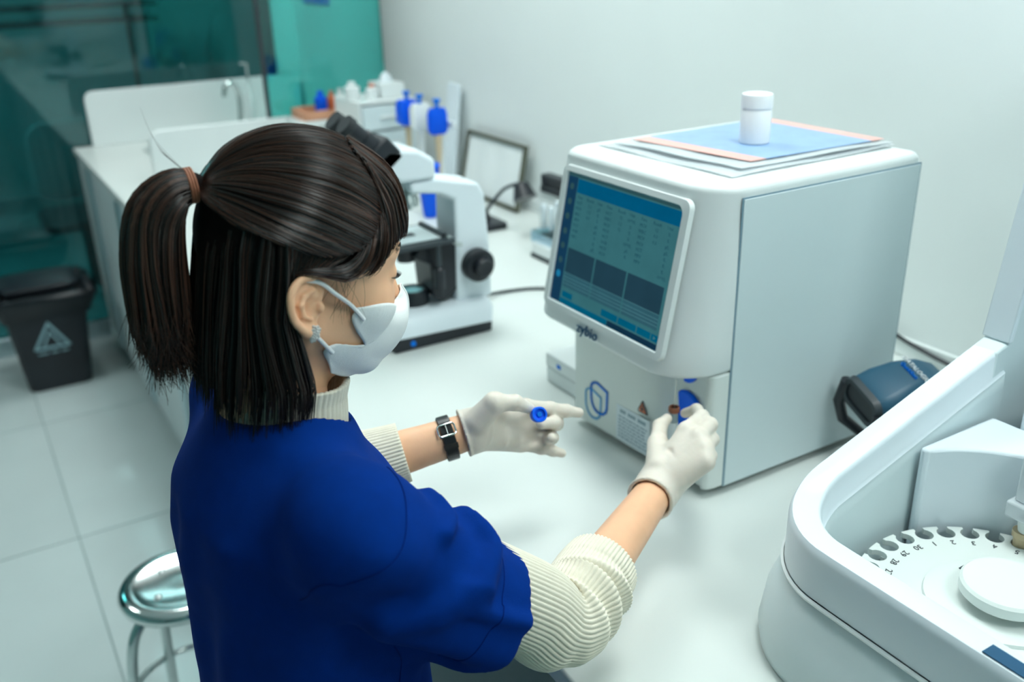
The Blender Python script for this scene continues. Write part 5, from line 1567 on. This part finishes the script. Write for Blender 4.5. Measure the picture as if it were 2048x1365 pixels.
# fringe and the lock tucked behind the ear
guides = [
    [(0.018, 0.036, 0.122), (0.030, 0.070, 0.098), (0.031, 0.088, 0.064), (0.028, 0.094, 0.036), (0.026, 0.094, 0.028)],
    [(0.038, 0.036, 0.113), (0.052, 0.066, 0.084), (0.053, 0.078, 0.054), (0.049, 0.083, 0.042), (0.046, 0.084, 0.034)],
    [(0.049, 0.046, 0.102), (0.062, 0.060, 0.071), (0.065, 0.064, 0.048), (0.063, 0.067, 0.032), (0.061, 0.066, 0.023)],
    [(0.056, 0.055, 0.078), (0.070, 0.056, 0.048), (0.073, 0.054, 0.028), (0.071, 0.051, 0.012), (0.069, 0.045, 0.003)],
    [(0.060, 0.052, 0.062), (0.073, 0.046, 0.036), (0.075, 0.038, 0.014), (0.0745, 0.022, 0.002), (0.0755, 0.002, 0.007), (0.0740, -0.018, 0.010), (0.0715, -0.032, 0.006)],
    [(0.066, 0.044, 0.046), (0.075, 0.032, 0.024), (0.0765, 0.016, 0.013), (0.0765, -0.002, 0.013), (0.0740, -0.020, 0.013), (0.0715, -0.034, 0.008)]]
GK = 14
GA = np.array([resample(g_, GK) for g_ in guides])
def fringe(N, side):
    s = rng.random(N) * (len(guides) - 1)
    k = np.minimum(s.astype(int), len(guides) - 2); u = (s - k)[:, None, None]
    p = GA[k] * (1 - u) + GA[k + 1] * u
    t = np.linspace(0, 1, GK)
    ln = 1 - 0.16 * rng.random(N) ** 2
    # shorten by sliding along the path
    ti = t[None] * ln[:, None] * (GK - 1)
    i0 = np.minimum(ti.astype(int), GK - 2); fr_ = (ti - i0)[..., None]
    p = np.take_along_axis(p, i0[..., None].repeat(3, 2), 1) * (1 - fr_) + np.take_along_axis(p, (i0 + 1)[..., None].repeat(3, 2), 1) * fr_
    off = (0.004 * np.sin(s * 17) + rng.normal(0, 0.0016, N))[:, None, None] * np.sin(np.linspace(0.2, np.pi * 0.8, GK))[None, :, None]
    dirn = unit(p - EC)
    p = p + dirn * (off + 0.0015) + rng.normal(0, 0.0008, (N, 1, 3))
    p[:, :, 0] *= side
    tone = np.clip(0.22 + 0.25 * np.sin(s * 11) + rng.normal(0, 0.15, N), 0, 1)
    return p, tone
p1, t1 = fringe(1500, 1); p2, t2 = fringe(500, -1)
pf_ = push_out(np.concatenate([p1, p2]))
strands('fringe', pf_, np.full(len(pf_), 0.0005), np.concatenate([t1, t2]), hair)
# fine hairs on the temple and cheek
N = 14
s = rng.random((N, 1))
w_ = np.stack([resample([(0.072, 0.040 - 0.03 * a, 0.004), (0.072 , 0.040 - 0.026 * a + b * 0.01, -0.016), (0.068, 0.038 - 0.018 * a + b * 0.02, -0.034 - 0.012 * a)], 10) for a, b in zip(rng.random(N), rng.normal(0, 0.7, N))])
strands('temple_hair', push_out(w_, 0.001), np.full(N, 0.00014), np.full(N, 0.25), hair)

# short side hair running from under the sweep to behind the ear
N = 620
a_ = rng.random(N)
st_a = np.stack([0.0765 - 0.004 * a_ ** 2, -0.034 + 0.070 * a_, 0.038 - 0.002 * a_], 1) + rng.normal(0, 0.0012, (N, 3))
en_a = np.stack([0.0755 + 0 * a_, -0.036 + 0.026 * a_, 0.002 + 0.006 * a_], 1) + rng.normal(0, 0.0015, (N, 3))
md_a = (st_a + en_a) / 2 + np.stack([0.0025 + 0 * a_, 0.010 * a_, -0.004 + 0 * a_], 1)
tt = np.linspace(0, 1, 10)[None, :, None]
ps_ = st_a[:, None] * (1 - tt) ** 2 + md_a[:, None] * 2 * tt * (1 - tt) + en_a[:, None] * tt ** 2
strands('side_hair', push_out(ps_, 0.0035), np.full(N, 0.0005), np.clip(rng.normal(0.15, 0.15, N), 0, 1), hair)

# lower hair hanging to the collar
def lower(N, r0, r1, seed):
    ph = np.radians(rng.uniform(6, 184, N))
    K = 18
    t = np.linspace(0, 1, K)
    z0 = rng.uniform(0.045, 0.072, N); z1 = -0.132 + rng.normal(0, 0.011, N) + 0.010 * np.sin(ph * 26 + seed) + 0.026 * np.clip((ph - 0.9) / 0.8, 0, 1)
    short = rng.random(N) < 0.15
    z1[short] += rng.uniform(0.01, 0.03, short.sum())
    z = z0[:, None] + (z1 - z0)[:, None] * t[None]
    fw_ = np.clip((np.radians(50) - ph) / np.radians(50), 0, 1)
    phz = ph[:, None] - fw_[:, None] * np.radians(22) * np.clip((-z + 0.0 - 0.035) / 0.07, 0, 1)
    lock = 0.0030 * np.sin(ph * 26 + seed) + 0.002 * np.sin(ph * 61) + rng.uniform(r0, r1, N)
    fl = np.interp(z, [-0.13, -0.09, -0.03, 0.02, 0.036, 0.07], [0.002, 0.003, 0.001, -0.001, -0.005, -0.016])
    wav = 0.0022 * np.sin(t[None] * 7 + (ph * 9)[:, None])
    rx, ry = 0.0745 + lock[:, None] + fl, 0.0675 + lock[:, None] + fl
    clump = (np.round(ph * 11 + 0.6 * np.sin(ph * 5)) - 0.6 * np.sin(ph * 5)) / 11 - ph
    phz = phz + 0.55 * clump[:, None] * t[None] ** 2 + wav * 8 + rng.normal(0, 0.02, (N, 1)) * t[None] ** 2
    p = np.stack([rx * np.cos(phz), -0.020 - ry * np.sin(phz), z], -1)
    tone = np.clip(0.05 + 0.10 * np.sin(ph * 26 + seed) + rng.normal(0, 0.08, N), 0, 0.6)
    return p, tone
p1, t1 = lower(2600, -0.002, 0.004, 0.5)
p2, t2 = lower(700, 0.003, 0.007, 1.5)
PL = np.concatenate([p1, p2])
strands('lower_hair', PL, np.full(len(PL), 0.00058), np.concatenate([t1, t2]), hair, 0.25)

# ponytail
pony_c = resample([(0, -0.098, 0.072), (0, -0.116, 0.066), (0, -0.131, 0.045), (0, -0.133, 0.008), (0, -0.129, -0.030), (0, -0.124, -0.065), (0, -0.118, -0.092)], 20)
pony_r = np.interp(np.linspace(0, 1, 20), [0, 0.12, 0.3, 0.55, 0.8, 1], [0.0135, 0.0185, 0.0250, 0.0275, 0.0265, 0.016])
def f_pony(P):
    Q = to_head(P)
    return d_chain(Q, [tuple(c) for c in pony_c[:17:2]], [float(r) * 0.80 for r in pony_r[:17:2]], 0.008)
v_, q_ = polygonise(f_pony, tuple(HC + np.array((-0.05, -0.20, -0.14))), tuple(HC + np.array((0.05, -0.06, 0.12))), 0.0035)
def pony_strands(N, rmin):
    a = rng.uniform(0, 2 * np.pi, N); q = np.sqrt(rng.uniform(rmin ** 2, 1, N))
    K = 22
    ln = 1.0 + rng.normal(0, 0.09, N); ln[rng.random(N) < 0.1] *= 0.9
    t = np.linspace(0, 1, K)
    ti = np.clip(t[None] * ln[:, None], 0, 1.3) * 19
    i0 = np.minimum(ti.astype(int), 18); fr_ = (ti - i0)
    c = pony_c[i0] * (1 - fr_)[..., None] + pony_c[i0 + 1] * fr_[..., None]
    r = np.interp(ti / 19, np.linspace(0, 1, 20), pony_r)
    T = np.gradient(c, axis=1); T = unit(T)
    X = np.array([1.0, 0, 0]); Bv = unit(np.cross(T, X))
    aa = a[:, None] + 0.25 * np.sin(t[None] * 4 + a[:, None] * 3) * 0.5
    aa = aa + 0.6 * ((np.round(a * 2.6) / 2.6) - a)[:, None] * t[None] ** 2
    lock = 1 + 0.10 * np.sin(a * 13)[:, None] * t[None]
    flare = np.clip(t - 0.82, 0, 1)[None] ** 1.2 * rng.normal(0.0, 0.06, (N, 1))
    p = c + (X * np.cos(aa)[..., None] * 0.95 + Bv * np.sin(aa)[..., None]) * (r * q[:, None] * lock)[..., None]
    p = p + np.stack([flare * 0.5, flare * rng.choice([-1, 1], (N, 1)), flare * 0], -1)
    tone = np.clip(0.30 + 0.22 * np.sin(a * 13 + 1) + rng.normal(0, 0.15, N) - 0.1 * np.cos(a), 0.02, 1)
    return p, tone
p1, t1 = pony_strands(1900, 0.80); p2, t2 = pony_strands(400, 0.2)
PP = np.concatenate([p1, p2])
strands('ponytail_hair', PP, np.full(len(PP), 0.00058), np.concatenate([t1, t2]), hair, 0.25)
np_mesh('ponytail_core', pw(v_), q_, 'hair_base', hair)
# elastic
tdir = unit(pony_c[2] - pony_c[0])
e1 = np.array([1.0, 0, 0]); e2 = np.cross(tdir, e1)
g = G()
for k in range(3):
    c = pony_c[0] + tdir * (0.001 + 0.0024 * k)
    g.tube([tuple(pw(from_head(c + (e1 * math.cos(a) + e2 * math.sin(a)) * 0.0152))) for a in np.linspace(0, 2 * math.pi, 41)], 0.0014, 8)
g.build('hair_tie', 'brown_tie', hair)
# stray wisps at the tie
w_ = np.stack([resample([(0.01 * a, -0.104, 0.082), (0.01 * a + 0.004, -0.122 - 0.004 * b, 0.096 + 0.006 * b), (0.01 * a + 0.006, -0.130 - 0.006 * b, 0.104 + 0.014 * b)], 12) for a, b in zip(rng.normal(0, 1, 9), rng.normal(0, 1, 9))])
strands('stray_wisps', w_, np.full(9, 0.00012), np.full(9, 0.3), hair)

# a small blue plate high on the wall, seen through the teal glass
bp0 = tag(empty('wall_sign', (-4.21, WALL_Y - 0.004, 1.508)), 'small blue sign on the wall behind the teal glass', 'sign')
G().box(-0.33, 0.0, -0.004, 0.003, 0.0, 0.12).build('plate', 'logo_blue', bp0, bevel=0.001)
